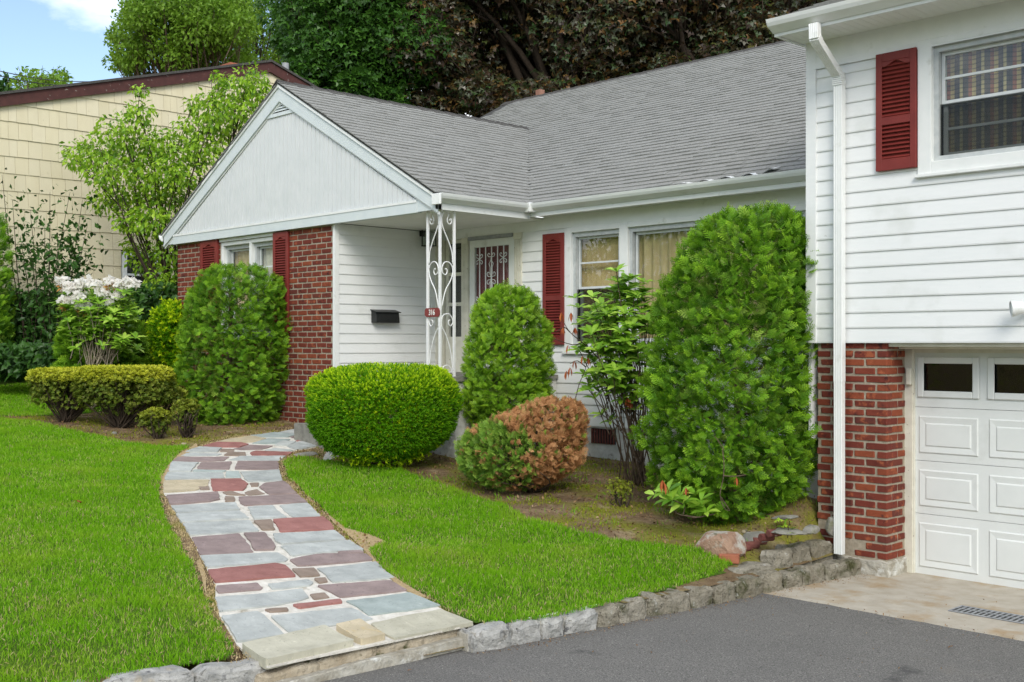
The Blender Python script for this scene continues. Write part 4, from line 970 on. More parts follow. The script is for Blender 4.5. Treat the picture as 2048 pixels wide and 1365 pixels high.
for side_ in (0, 1):
    for c_ in CUR:
        q = [((PX - B_ - u * (ps - 2 * B_), PY, pz(v)) if side_ == 0 else (PX, PY + B_ + u * (ps - 2 * B_), pz(v))) for u, v in c_]
        m = MB(); m.tube(smooth(q), .0075, 6); m.build('scroll', M['iron'], post, True)
# number plate 316
n0, n1 = onY(849, 617, PY - .03), onY(879, 634, PY - .03)
m = MB(); cxn = (n0.x + n1.x) / 2; czn = (n0.z + n1.z) / 2; hw_, hh = (n1.x - n0.x) / 2, (n0.z - n1.z) / 2; c_ = .028
m.prism([(cxn - hw_ + c_, PY - .03, czn - hh), (cxn + hw_ - c_, PY - .03, czn - hh), (cxn + hw_, PY - .03, czn - hh + c_), (cxn + hw_, PY - .03, czn + hh - c_), (cxn + hw_ - c_, PY - .03, czn + hh), (cxn - hw_ + c_, PY - .03, czn + hh), (cxn - hw_, PY - .03, czn + hh - c_), (cxn - hw_, PY - .03, czn - hh + c_)], (0, .012, 0))
sign = tag(m.build('house_number_sign', M['sign'], bevel=.003), 'small red plate with white number 316 on the porch post', 'sign')
fc = bpy.data.curves.new('number', 'FONT'); fc.body = '316'; fc.align_x = 'CENTER'; fc.align_y = 'CENTER'; fc.size = hh * 1.75; fc.extrude = .002; fc.offset = .0012; fc.materials.append(M['letter'])
t0_ = link(bpy.data.objects.new('number_curve', fc)); bpy.context.view_layer.update(); nm_ = bpy.data.meshes.new_from_object(t0_.evaluated_get(bpy.context.evaluated_depsgraph_get())); bpy.data.objects.remove(t0_)
t = link(bpy.data.objects.new('number', nm_)); parent(t, sign); t.matrix_basis = Matrix.Translation((cxn, PY - .034, czn - .002)) @ Matrix.Rotation(math.pi / 2, 4, 'X') @ Matrix.Diagonal((.82, 1, 1, 1))
# mailbox on the side wall
XM = XS + .14
a = onX(753, 622, XM); b = onX(806, 648, XM); y0, y1 = a.y, onX(800, 640, XM).y; z0 = b.z + .01; z1 = a.z + .005
m = MB(); m.sweep([(0, 0), (.115, .0), (.12, .01), (.105, z1 - z0 - .03), (0, z1 - z0)], (1, 0, 0), (0, 0, 1), (XS + .017, y0, z0), (XS + .017, y1, z0))
mb = tag(m.build('mailbox', M['black'], bevel=.004), 'black metal mailbox mounted on the white porch side wall', 'mailbox')
m = MB(); m.sweep([(-.0, .006), (.13, -.028), (.133, -.018), (0, .018)], (1, 0, 0), (0, 0, 1), (XS + .016, y0 - .015, z1), (XS + .016, y1 + .015, z1)); m.build('lid', M['black'], mb)
m = MB(); m.box(XS + .137, XS + .143, y0 + .05, y1 - .05, z0 + .03, z1 - .055); m.build('front_panel', M['black'], mb, bevel=.002)
# lantern on the porch wall
q = onX(858, 475, XS + .17); m = MB()
m.box(XS + .016, XS + .028, q.y - .05, q.y + .05, q.z + .02, q.z + .22); m.tube(smooth([(XS + .025, q.y, q.z + .12), (XS + .10, q.y, q.z + .20), (XS + .17, q.y, q.z + .27), (XS + .17, q.y, q.z + .13)]), .008, 6)
for i, (r_, h) in enumerate(((.085, .125), (.06, .15), (.035, .18), (.02, .21))): m.box(XS + .17 - r_, XS + .17 + r_, q.y - r_, q.y + r_, q.z + h - .012, q.z + h + .02)
for sx in (-1, 1):
    for sy in (-1, 1): m.box(XS + .17 + sx * .07 - .006, XS + .17 + sx * .07 + .006, q.y + sy * .07 - .006, q.y + sy * .07 + .006, q.z - .12, q.z + .114)
m.box(XS + .17 - .08, XS + .17 + .08, q.y - .08, q.y + .08, q.z - .132, q.z - .12)
ln = tag(m.build('wall_lantern', M['black']), 'black square lantern under the porch ceiling behind the iron post', 'lantern')
m = MB()
for sx in (-1, 1): m.box(XS + .17 + sx * .066 - .002, XS + .17 + sx * .066 + .002, q.y - .064, q.y + .064, q.z - .12, q.z + .112); m.box(XS + .17 - .062, XS + .17 + .062, q.y + sx * .068 - .002, q.y + sx * .068 + .002, q.z - .12, q.z + .112)
m.build('lantern_glass', M['glass'], ln)
# floodlight
q = onY(2022, 618, YW - .16); m = MB(); n = 14; ax = Vector((.80, .52, .10)).normalized(); u_ = ax.cross(Vector((0, 0, 1))).normalized(); v_ = ax.cross(u_)
rings = [(0, .062), (.012, .066), (.10, .046), (.16, .036), (.20, .034)]
vs = [q + ax * d_ + (u_ * math.cos(2 * math.pi * k / n) + v_ * math.sin(2 * math.pi * k / n)) * r_ for d_, r_ in rings for k in range(n)]
m.add(vs, [(i * n + k, i * n + (k + 1) % n, (i + 1) * n + (k + 1) % n, (i + 1) * n + k) for i in range(4) for k in range(n)] + [tuple((4 * n + k) for k in range(n))])
fl = tag(m.build('floodlight', M['gutter'], smooth=True), 'white cone shaped floodlight on the siding above the garage', 'floodlight')
m = MB(); m.add([q + ax * .008 + (u_ * math.cos(2 * math.pi * k / n) + v_ * math.sin(2 * math.pi * k / n)) * .06 for k in range(n)], [tuple(range(n))]); m.build('lens', M['sash'], fl)
e_ = q + ax * .20; m = MB(); m.tube([e_, e_ + Vector((.05, .04, .0)), Vector((e_.x + .07, YW - .02, e_.z + .01))], .014, 8); m.tube([(e_.x + .07, YW - .035, e_.z + .01), (e_.x + .07, YW - .012, e_.z + .01)], .05, 14); m.build('mount', M['gutter'], fl)
# ------------------------------------------------------------------ walkway of coloured flagstones
def z1(x, y): return (300 + x / 4.876, 820 + y / 4.876)
def z2(x, y): return (340 + x / 3.303, 1020 + y / 3.303)
PATH_Z = lambda X, Y: land_z(X, Y) + 0.015
def pathpt(p): return onG(p[0], p[1], PATH_Z)
LEFT = [z2(475, 910), z2(440, 875), z2(330, 700), z2(300, 590), z2(300, 490), z2(250, 395), z2(200, 300), z2(140, 178), z1(330, 1110), z1(205, 930), z1(135, 810), z1(125, 700), z1(140, 610), z1(205, 500), z1(330, 410), z1(500, 352), z1(640, 312), z1(985, 246), z1(1220, 218), z1(1570, 168), (650, 850)]
RIGHT = [z1(1760, 330), z1(1650, 348), z1(1430, 392), z1(1320, 440), z1(1245, 500), z1(1265, 600), z1(1300, 690), z1(1425, 808), z1(1525, 900), z1(1665, 1032), z1(1795, 1160), z2(1095, 135), z2(1295, 290), z2(1485, 455), z2(1565, 530), z2(1805, 650), z2(2003, 745), z2(1490, 850), z2(640, 1022)]
outline = [pathpt(p) for p in LEFT] + [Vector((-11.3, 8.22, float(PATH_Z(-11.3, 8.22)))), Vector((-11.0, 7.6, float(PATH_Z(-11., 7.6))))] + [pathpt(p) for p in RIGHT]
walk = tag(link(bpy.data.objects.new("walkway", bpy.data.meshes.new("walkway_tmp"))), kind="structure"); walk["label"] = "curving walkway of blue, plum and red flagstones with white joints"
from mathutils.geometry import tessellate_polygon
def draped(name, poly, zf, mat, skirt=0.0, step=.15):
    """polygon cut by a grid and laid on the ground, with a skirt"""
    bm = bmesh.new(); vs = [bm.verts.new((p[0], p[1], 0)) for p in poly]; tess = tessellate_polygon([[Vector((p[0], p[1], 0)) for p in poly]])
    for t in tess:
        try: bm.faces.new([vs[i] for i in t])
        except ValueError: pass
    xs_ = [p[0] for p in poly]; ys_ = [p[1] for p in poly]
    for ax, lo, hi in ((0, min(xs_), max(xs_)), (1, min(ys_), max(ys_))):
        v = lo + step
        while v < hi:
            co = (v, 0, 0) if ax == 0 else (0, v, 0); bmesh.ops.bisect_plane(bm, geom=bm.verts[:] + bm.edges[:] + bm.faces[:], plane_co=co, plane_no=(1, 0, 0) if ax == 0 else (0, 1, 0), dist=1e-5); v += step
    for v in bm.verts: v.co.z = float(zf(v.co.x, v.co.y))
    if skirt:
        r = bmesh.ops.extrude_edge_only(bm, edges=[e for e in bm.edges if e.is_boundary]); 
        for v in r['geom']:
            if isinstance(v, bmesh.types.BMVert): v.co.z -= skirt
    me = bpy.data.meshes.new(name); bm.to_mesh(me); bm.free(); me.materials.append(mat); return me
old_ = walk.data; walk.data = draped('walkway', outline, lambda X, Y: PATH_Z(X, Y) - .010, M['joint'], .012); bpy.data.meshes.remove(old_)
FLAG1 = '''b 1225,225 1570,172 1590,200 1500,215 1420,240|g 990,247 1220,220 1420,237 1330,262 1120,265|p 1500,216 1610,203 1640,228 1540,228|p 1385,262 1490,247 1640,250 1640,280 1500,285 1420,275|t 650,312 980,250 1125,275 1050,305 880,315|g 1010,325 1160,282 1360,288 1250,328|r 1420,300 1480,287 1610,295 1560,306|b 1225,342 1300,305 1415,308 1350,347|r 530,350 660,317 880,320 950,335 860,362 560,362|p 830,378 970,343 1190,350 1080,382 900,387|b 1345,352 1450,312 1640,310 1640,345 1430,385|b 350,410 480,362 690,372 650,408|n 700,380 815,382 810,407 695,404|b 1130,392 1220,372 1390,390 1340,402|r 985,420 1040,402 1380,412 1340,438 1010,438|n 735,440 775,412 920,415 925,447|b 310,445 370,418 690,425 640,442|p 215,498 290,456 760,456 700,494|b 780,488 900,451 1310,448 1240,494|b 185,597 220,508 465,515 400,597|p 465,570 510,512 790,502 765,575|p 840,575 860,500 1240,500 1250,575|g 420,598 450,582 730,588 700,602|b 145,678 180,606 700,612 715,660|g 745,655 750,602 860,602 885,658|b 890,608 1255,585 1280,690 960,695|t 140,800 140,690 570,680 555,735 440,780|n 485,750 570,748 575,772 505,775|r 600,675 880,672 945,720 905,780 625,785 610,735|n 985,715 1055,712 1045,740 985,742|p 1080,755 1130,715 1300,695 1415,810 1170,822|n 930,800 1040,772 1110,815 965,828|n 720,805 790,795 920,830 760,825|p 170,845 180,835 660,800 665,870 580,890 200,920|n 735,845 820,850 820,885 740,890|p 875,850 1430,822 1520,900 930,930 890,905|b 220,938 820,905 865,970 270,1005|b 965,950 1190,935 1330,1050 1015,1065|b 1270,930 1530,905 1660,1030 1400,1045|b 260,1015 870,982 950,1055 320,1095|b 330,1105 960,1075 1050,1175 400,1215|n 1015,1085 1180,1075 1210,1165 1095,1165|r 1210,1070 1690,1045 1790,1160 1280,1185'''
FLAG2 = '''p 150,180 455,155 540,275 200,290|p 485,155 625,152 690,235 690,260 560,262|b 690,160 1080,137 1155,195 750,225 700,205|b 740,240 1180,200 1270,260 810,300|p 1120,276 1250,266 1270,280 1130,287|p 800,330 870,312 1020,291 1290,291 1330,330 850,368|b 210,300 700,282 775,325 740,340 250,375|r 255,400 700,355 750,365 820,435 300,475|n 810,390 950,382 985,430 855,437|b 985,385 1360,340 1475,445 1075,472|p 310,500 570,482 600,510 590,525 320,545|b 650,490 900,460 940,480 920,495 680,523|n 960,455 1020,448 1040,470 990,480|p 985,500 1450,467 1560,530 1140,575|b 305,575 870,520 910,580 700,625 330,665|n 925,555 1010,545 1045,575 950,585|r 820,625 1110,590 1130,610 860,645|n 640,655 760,645 770,660 660,672|g 1170,600 1580,545 1780,630 1320,692|b 345,705 580,675 750,825 450,868|b 670,700 1190,645 1330,720 790,805|o 475,912 1020,790 1215,890 640,1020|t 1095,785 1260,750 1425,850 1265,885|o 1335,752 1790,662 2000,745 1490,850'''
def jag(poly, amp=.006, step=.07, grow=.0):
    """a little unevenness along every edge and rounded corners"""
    P_ = [Vector((p.x, p.y, p.z)) for p in poly]; out = []; c = sum(P_, Vector()) / len(P_)
    P_ = [p + (p - c).normalized() * grow for p in P_]
    for i, p in enumerate(P_):
        q = P_[(i + 1) % len(P_)]; d = q - p; n = max(1, int(d.length / step))
        nn = Vector((-d.y, d.x, 0)).normalized() if d.length > 0 else Vector()
        a = min(.010, d.length * .10) / max(d.length, 1e-6)
        for k in range(n + 1):
            t = a + (1 - 2 * a) * k / n; out.append(p + d * t + nn * U(-amp, amp))
    return out
for tab, conv in ((FLAG1, z1), (FLAG2, z2)):
    for s_ in tab.split('|'):
        w_ = s_.split(); pts = [conv(*map(float, q.split(','))) for q in w_[1:]]
        g = [pathpt(p) for p in pts]; tread = (conv is z2 and min(p[1] for p in pts) > 1245)
        dpt = g[0].x * FW[0] + g[0].y * FW[1]; g = jag(g, .003 if tread else .007, .07, .004 if tread else min(.020, .010 * dpt / 8)); nn = len(g)
        if sum(g[i].x * g[(i + 1) % nn].y - g[(i + 1) % nn].x * g[i].y for i in range(nn)) < 0: g.reverse()
        up = .030 if tread else U(-.003, .006); dn = .03 if tread else .02
        o = link(bpy.data.objects.new('flagstone', draped('flagstone', g, lambda X, Y: PATH_Z(X, Y) + up, ST[w_[0]], dn + up, .25))); parent(o, walk)
# riser under the front treads
for a, b in zip(STEP[:-1], STEP[1:]):
    pass
pa, pb = pathpt(z2(2003, 745)), pathpt(z2(640, 1022)); d = (pb - pa).normalized(); nrm = Vector((d.y, -d.x, 0)); nrm = nrm if nrm.x > 0 else -nrm
L_ = (pb - pa).length; nseg = 4; ris = []
for i in range(nseg):
    a0, a1 = L_ * i / nseg, L_ * (i + 1) / nseg; zt = (pa.z + pb.z) / 2 - .035; z0 = float(drive_z(pa.y)) - .05
    me, c = rough_box(-(a1 - a0) / 2 - .02, (a1 - a0) / 2 + .02, -.10, .10, 0, zt - z0, .022, 7, 6, i)
    me.materials.append(M['riser']); o = parent(link(bpy.data.objects.new('riser_stone', me)), walk)
    o.matrix_basis = Matrix.Translation(pa + d * ((a0 + a1) / 2) - nrm * .13 + Vector((0, 0, z0 - pa.z + (zt - z0) / 2 + (d.z * ((a0 + a1) / 2) * -1)))) @ Matrix.Rotation(math.atan2(d.y, d.x), 4, 'Z')
me, c = rough_box(-L_ / 2 - .06, L_ / 2 + .10, -.05, .07, 0, .075, .012, 9, 6, 9); me.materials.append(M['found']); o = parent(link(bpy.data.objects.new('mortar_toe', me)), walk)
mid = (pa + pb) / 2; o.matrix_basis = Matrix.Translation(Vector((mid.x, mid.y, float(drive_z(mid.y)) + .02)) - nrm * .02) @ Matrix.Rotation(math.atan2(d.y, d.x), 4, 'Z')
# thatch edging the path
def blades(name, mat, P_, h, wd, lean, par=None, rnd=None):
    k = len(P_); a = rng.random(k) * 2 * np.pi; dx = np.stack([np.cos(a), np.sin(a), np.zeros(k)], 1)
    b = rng.random(k) * 2 * np.pi; ln = lean * rng.random(k)
    top = P_ + np.stack([np.cos(b) * ln * h, np.sin(b) * ln * h, h * np.sqrt(np.maximum(.05, 1 - ln ** 2))], 1)
    midp = P_ * .5 + top * .5; midp[:, 2] += h * .10
    V = np.stack([P_ - dx * wd[:, None] / 2, P_ + dx * wd[:, None] / 2, midp + dx * wd[:, None] * .5, top], 1)
    f = np.array([[0, 1, 2], [0, 2, 3]]); Fc = f[None] + (np.arange(k) * 4)[:, None, None]
    r = rng.random(k) if rnd is None else rnd
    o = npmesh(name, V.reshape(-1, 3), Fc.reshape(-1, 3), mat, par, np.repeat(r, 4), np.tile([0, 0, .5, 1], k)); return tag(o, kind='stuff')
# ------------------------------------------------------------------ lawns
LAWN_L = [(-700, 838), (-200, 836), (0, 838), (60, 845), (150, 864), (250, 886), (330, 895), (378, 893), (350, 918), (325, 952), (316, 985), (318, 1000), (332, 1045), (368, 1105), (392, 1150), (404, 1190), (424, 1232), (446, 1268), (470, 1306), (455, 1320), (330, 1341), (215, 1362), (100, 1388), (-200, 1440), (-900, 1500)]
LAWN_F = [(-500, 750), (0, 752), (80, 750), (200, 762), (345, 790), (352, 802), (330, 812), (60, 833), (0, 834), (-500, 834)]
LAWN_R = [(566, 924), (600, 914), (700, 930), (800, 940), (920, 985), (1000, 1010), (1050, 1035), (1150, 1065), (1250, 1085), (1330, 1094), (1400, 1102), (1466, 1130), (1440, 1148), (1300, 1188), (1200, 1214), (1100, 1237), (1000, 1250), (952, 1246), (884, 1214), (806, 1168), (765, 1140), (738, 1105), (770, 1085), (745, 1075), (690, 1060), (655, 1030), (612, 990), (576, 955)]
polys = [[onG(*p) for p in L_] for L_ in (LAWN_L, LAWN_F, LAWN_R)]
gx, gy = np.arange(-24, -4.6, .085), np.arange(1.0, 12, .085)
grid_obj('lawn', M['turf'], gx, gy, land_z, keep=lambda x, y: (x < kerb_x(y) - .12) & (inpoly(x, y, polys[0]) | inpoly(x, y, polys[1]) | inpoly(x, y, polys[2])), dz=.006)
def near_path(x, y): return inpoly(x, y, outline)
N = 1000000
gp = np.stack([rng.uniform(-20, -4.8, N), rng.uniform(1.6, 10.5, N)], 1)
ins = inpoly(gp[:, 0], gp[:, 1], polys[0]) | inpoly(gp[:, 0], gp[:, 1], polys[1]) | inpoly(gp[:, 0], gp[:, 1], polys[2])
gp = gp[ins]
dep = gp @ np.array(FW); lat = gp @ np.array(RT)
vis = (np.abs(lat / np.maximum(dep, .1)) < .50) & (dep > 3.2)
gp, dep = gp[vis], dep[vis]
keepp = rng.random(len(gp)) < np.clip((9.0 / dep) ** 1.1, .30, 1); gp, dep = gp[keepp], dep[keepp]
print('grass blades', len(gp))
patch = np.array([mnoise.noise(Vector((x * 1.7, y * 1.7, 0))) for x, y in gp])
fine = np.array([mnoise.noise(Vector((x * 9, y * 9, 3))) for x, y in gp])
tuft = np.array([mnoise.noise(Vector((x * 4.1, y * 4.1, 7))) for x, y in gp])
hh_ = (.026 + .030 * rng.random(len(gp)) + .014 * patch + .014 * fine + .026 * np.maximum(0, tuft - .1))
wd_ = (.0034 + .003 * rng.random(len(gp))) * np.clip(dep / 8.5, .8, 2.2)
r_ = np.clip(.5 + .40 * patch + .35 * tuft + .25 * fine + .22 * rng.normal(size=len(gp)), 0, .999)
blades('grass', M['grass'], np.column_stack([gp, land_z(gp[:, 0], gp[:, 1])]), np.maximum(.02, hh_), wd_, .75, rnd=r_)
# dry grass in the lawn and along the path edge
k = 34000; sel = rng.choice(len(gp), k)
q = gp[sel] + rng.normal(size=(k, 2)) * .01; blades('dry_grass', M['straw'], np.column_stack([q, land_z(q[:, 0], q[:, 1])]), .02 + .028 * rng.random(k), np.full(k, .0045), .95)
eg = []
for a, b in zip(outline, outline[1:] + outline[:1]):
    l = (b - a).length; nn = Vector((b.y - a.y, -(b.x - a.x), 0)).normalized() if l > 0 else Vector()
    for i in range(int(l * 620)):
        p = a.lerp(b, random.random()) + nn * random.gauss(.0, .075); eg.append((p.x, p.y))
eg = np.array(eg); eg = eg[~near_path(eg[:, 0], eg[:, 1])]
eg = eg[(eg[:, 0] < -5.6)]
blades('dry_path_edge', M['straw'], np.column_stack([eg, land_z(eg[:, 0], eg[:, 1]) + .004]), .008 + .018 * rng.random(len(eg)), np.full(len(eg), .007), 1.0)
# bare thatch strips where the edge of the lawn has died
def strip(name, pts, mat):
    o = link(bpy.data.objects.new(name, draped(name, [onG(*p, None, 0) for p in pts], lambda X, Y: land_z(X, Y) + .012, mat))); return tag(o, kind='structure')
strip('bare_edge', [(652, 1028), (690, 1058), (745, 1073), (772, 1086), (738, 1106), (766, 1142), (808, 1170), (852, 1196), (840, 1203), (790, 1170), (748, 1128), (705, 1080), (668, 1050)], M['thatch'])
strip('bare_edge', [(400, 1120), (412, 1160), (412, 1195), (430, 1240), (442, 1284), (430, 1232), (412, 1195), (404, 1160), (392, 1128)], M['thatch'])
strip('bare_edge', [(392, 888), (350, 916), (326, 950), (312, 962), (328, 972), (340, 940), (362, 918), (400, 898)], M['thatch'])
# ------------------------------------------------------------------ kerb stones
kerb = tag(link(bpy.data.objects.new('kerb', None)), kind='structure')
kerb['label'] = 'row of rough granite kerb stones between lawn and driveway'
def kerb_run(pts, mat, lens, h0, h1, zbase=None, depth=.17, back=.085, up=0.0, amp=.026, start=0):
    tot = sum((b - a).length for a, b in zip(pts[:-1], pts[1:])); s_ = 0; i = 0
    def at(s_):
        for a, b in zip(pts[:-1], pts[1:]):
            l = (b - a).length
            if s_ <= l: return a + (b - a) * (s_ / l), (b - a).normalized()
            s_ -= l
        return pts[-1], (pts[-1] - pts[-2]).normalized()
    while s_ < tot - .03:
        l = min(lens[(i + start) % len(lens)], tot - s_); p, d_ = at(s_ + l / 2); h = U(h0, h1); dd = depth * U(.9, 1.1)
        nn = Vector((d_.y, -d_.x, 0)); nn = nn if nn.x < 0 else -nn
        me, c = rough_box(-l / 2 + .006, l / 2 - .006, -dd / 2, dd / 2, 0, h + .08, amp, 6, 6, i + start * 7, .035)
        me.materials.append(mat); o = parent(link(bpy.data.objects.new('kerb_stone', me)), kerb)
        o.matrix_basis = Matrix.Translation(Vector((p.x, p.y, float(drive_z(p.y)) + up + (h - .08) / 2)) + nn * dd * .5) @ Matrix.Rotation(math.atan2(d_.y, d_.x) + U(-.03, .03), 4, 'Z') @ Matrix.Rotation(U(-.03, .03), 4, 'X')
        s_ += l; i += 1
kerb_run(KERB[:6], M['granite'], [.17, .34, .30, .24, .27, .36, .30, .28, .33], .135, .15)
kerb_run(KERB[5:], M['granitew'], [.30, .26, .33, .22, .28], .12, .138, start=2)
kerb_run([p for p in edge[len(KERB) + len(STEP) - 2:]][:3] + [edge[-1]], M['granitew'], [.16, .42, .50, .40, .46], .13, .155, start=1, amp=.022)
# mortar bed under the kerb joints
m = MB()
for a, b in zip(KERB[:-1], KERB[1:]):
    n_ = Vector((-.05, 0, 0)); m.prism([a + n_, b + n_, b + n_ * 3, a + n_ * 3], (0, 0, .11))
m.build('kerb_mortar', M['found'], kerb)
# second tier
T2 = [onG(*p, lambda X, Y: drive_z(Y) + .14) for p in ((1672, 1112), (1600, 1128), (1556, 1140), (1470, 1152))]
kerb_run(T2[:3], M['granite'], [.36, .30], .15, .17, up=.13, depth=.2, start=4, amp=.03)
kerb_run(T2[2:], M['granite'], [.48], .06, .07, up=.13, depth=.22, start=5)
# ------------------------------------------------------------------ rocks, each a thing
def rock(name, px, py, wpx, hpx, mat, label, flat=1.0, seed=0, yaw=0, amp=.22, group=None, dep=1.0, cat='rock', sub=3, dz=0.0):
    p = onG(px, py + hpx * .30, None, dz); Zd = p.x * FW[0] + p.y * FW[1]; s_ = Zd / F
    bm = bmesh.new(); bmesh.ops.create_icosphere(bm, subdivisions=sub, radius=1)
    for v in bm.verts:
        q = v.co * 1.0; n_ = mnoise.noise(q * 1.1 + Vector((seed * 5.3, 0, 0))); 
        q = q * (1 + amp * n_ + amp * .5 * mnoise.noise(q * 3.2 + Vector((seed, 0, 0))) + amp * .25 * mnoise.noise(q * 8))
        for ax in (Vector((1, .3, .5)), Vector((-.6, .8, .4)), Vector((.1, -.9, .6)), Vector((-.7, -.5, .3)), Vector((0, 0, 1)), Vector((.5, -.8, -.1))):   # a few broken faces
            ax = (Matrix.Rotation(seed * 1.7, 3, 'Z') @ ax).normalized(); d_ = q.dot(ax); lim = .62 + .12 * mnoise.noise(Vector((seed, ax.x, ax.y)))
            if d_ > lim: q -= ax * (d_ - lim) * .85
        v.co = Vector((q.x * wpx / 2 * s_, q.y * wpx / 2 * s_ * .75 * dep, q.z * hpx / 2 * s_ * flat))
    me = bpy.data.meshes.new(name); bm.to_mesh(me); bm.free(); me.materials.append(mat)
    me.polygons.foreach_set('use_smooth', [amp < .15] * len(me.polygons))
    o = link(bpy.data.objects.new(name, me)); o.location = p + Vector((0, 0, hpx * s_ * (.24 if flat > .85 else .06))); o.rotation_euler = (U(-.1, .1), U(-.1, .1), math.atan2(RT[1], RT[0]) + yaw)
    return tag(o, label, cat, group)
rock('rock', 1437, 1083, 112, 62, M['rockred'], 'large rusty and grey rock at the corner of the lawn', 1.1, 3, .1, .30)
rock('rock', 1620, 1022, 52, 34, M['rocktan'], 'rounded tan boulder against the brick pier', 1, 5, -.3, .12)
rock('rock', 1664, 1047, 30, 46, M['rockgrey'], 'narrow grey stone leaning by the downspout above the granite', 1, 7, .3, .16)
rock('rock', 1512, 1066, 66, 32, M['rockgrey'], 'mossy flat stone right behind the worn maroon edging', .8, 8, .2, .25)
rock('rock', 1575, 1058, 80, 20, M['rockgrey'], 'wide flat slate below the tan boulder', .7, 9, -.1, .25)
rock('rock', 1622, 1052, 44, 26, M['rockgrey'], 'small grey wedge stone just under the tan boulder', .8, 11, .5, .2)
rock('rock', 1647, 1072, 50, 44, M['rockgrey'], 'tall grey stone on the top granite tier by the downspout', 1, 12, .2, .2)
rock('rock', 1592, 1074, 56, 26, M['rockgrey'], 'tilted slate wedge beside the small ivy sprig', .8, 13, .2, .3)
rock('rock', 1568, 1030, 56, 18, M['rockgrey'], 'dark flat slate under the edge of the tall arborvitae', .6, 14, 0, .2)
rock('rock', 1612, 984, 62, 16, M['rockgrey'], 'upper thin slate stacked behind the tan boulder', .6, 15, 0, .2)
rock('rock', 1605, 1000, 70, 14, M['rockgrey'], 'lower thin slate stacked behind the tan boulder', .6, 16, 0, .2)
rock('rock', 1490, 1063, 16, 10, M['rocktan'], 'pebble sized stone behind the large rusty rock', 1, 17, 0, .2, sub=2)
rock('stone_chip', 228, 866, 12, 9, M['rockgrey'], 'pale grey stone chip standing in the bare soil before the azaleas', 1, 18, 0, .3, sub=2, cat='stone')
rock('stone_chip', 368, 886, 16, 6, M['rocktan'], 'flat buff stone chip in the bed near the walkway', .8, 19, 0, .3, sub=2, cat='stone')
rock('slab', 612, 905, 60, 14, M['rockgrey'], 'dark slab edging the walkway beside the round yew', .8, 20, 0, .2, cat='stone')
# scalloped edging pieces
for i, (px, py) in enumerate(((1477, 1110), (1494, 1105), (1510, 1099), (1525, 1091), (1540, 1083), (1556, 1074))):
    p = onG(px - 7, py - 8, None, .02); a = 2.5
    m = MB(); r_ = .036; n_ = 12
    m.add([(math.cos(2 * math.pi * k_ / n_) * r_, t_, math.sin(2 * math.pi * k_ / n_) * r_) for t_ in (-.07, .07) for k_ in range(n_)], [(k_, (k_ + 1) % n_, n_ + (k_ + 1) % n_, n_ + k_) for k_ in range(n_)] + [tuple(range(n_ - 1, -1, -1)), tuple(range(n_, 2 * n_))])
    o = m.build('edging_brick', M['edging'], bevel=.006); o.location = p; o.rotation_euler = (U(-.15, .15), U(-.1, .1), math.atan2(RT[1], RT[0]) + math.radians(-62) + U(-.1, .1))
    which = ['first round ended maroon edging brick, next to the loose orange brick', 'second maroon edging brick counted from the loose orange brick', 'third maroon edging brick counted from the loose orange brick', 'fourth maroon edging brick counted from the loose orange brick', 'fifth maroon edging brick counted from the loose orange brick', 'last maroon edging brick, next to the ivy sprig'][i]
    tag(o, which, 'brick', 'maroon edging bricks by the granite kerb')
p = onG(1458, 1117, None, .02); o = inst('loose_brick', BRICKME[1].copy(), None, Matrix.Translation(p) @ Matrix.Rotation(.5, 4, 'Z') @ Matrix.Diagonal((.17, .10, .07, 1)))
o.data.materials[0] = M['clay']; tag(o, 'loose orange brick lying on the lawn edge by the granite', 'brick')

# litter and moss on the bare beds
def inbed(x, y):
    k = kerb_x(y) - x
    return ~(inpoly(x, y, polys[0]) | inpoly(x, y, polys[1]) | inpoly(x, y, polys[2]) | near_path(x, y)) & (k > .35)
q = np.stack([rng.uniform(-17, -5.5, 60000), rng.uniform(5.2, 10.85, 60000)], 1); q = q[inbed(q[:, 0], q[:, 1])]
lit = q[:16000]; k = len(lit); nn_ = norm(UPV + rng.normal(size=(k, 3)) * .35)
o = scatter('leaf_litter', M['litter'], LEAF, np.column_stack([lit, land_z(lit[:, 0], lit[:, 1]) + .006]), frames(rand3(k), nn_), rng.uniform(.012, .045, k)); o['kind'] = 'stuff'; o['label'] = 'dry leaves and twigs scattered on the bare soil of the beds'
q2 = q[16000:]; mo = np.array([mnoise.noise(Vector((x * 1.6, y * 1.6, 11))) for x, y in q2]); q2 = q2[mo > -.02][:13000]; k = len(q2)
o = scatter('moss', M['moss'], SHOOT, np.column_stack([q2, land_z(q2[:, 0], q2[:, 1]) - .003]), frames(UPV + rng.normal(size=(k, 3)) * .3, rand3(k)), rng.uniform(.018, .042, k)); o['kind'] = 'stuff'; o['label'] = 'yellow green moss patches on the bare soil'
q3 = np.stack([rng.uniform(-10.5, -5.6, 5000), rng.uniform(6, 10.8, 5000)], 1); q3 = q3[inbed(q3[:, 0], q3[:, 1])]
q3 = q3[np.array([mnoise.noise(Vector((x * 2.3, y * 2.3, 5))) for x, y in q3]) > .12]; blades('sparse_grass', M['grass'], np.column_stack([q3, land_z(q3[:, 0], q3[:, 1])]), .03 + .04 * rng.random(len(q3)), np.full(len(q3), .006), .9)

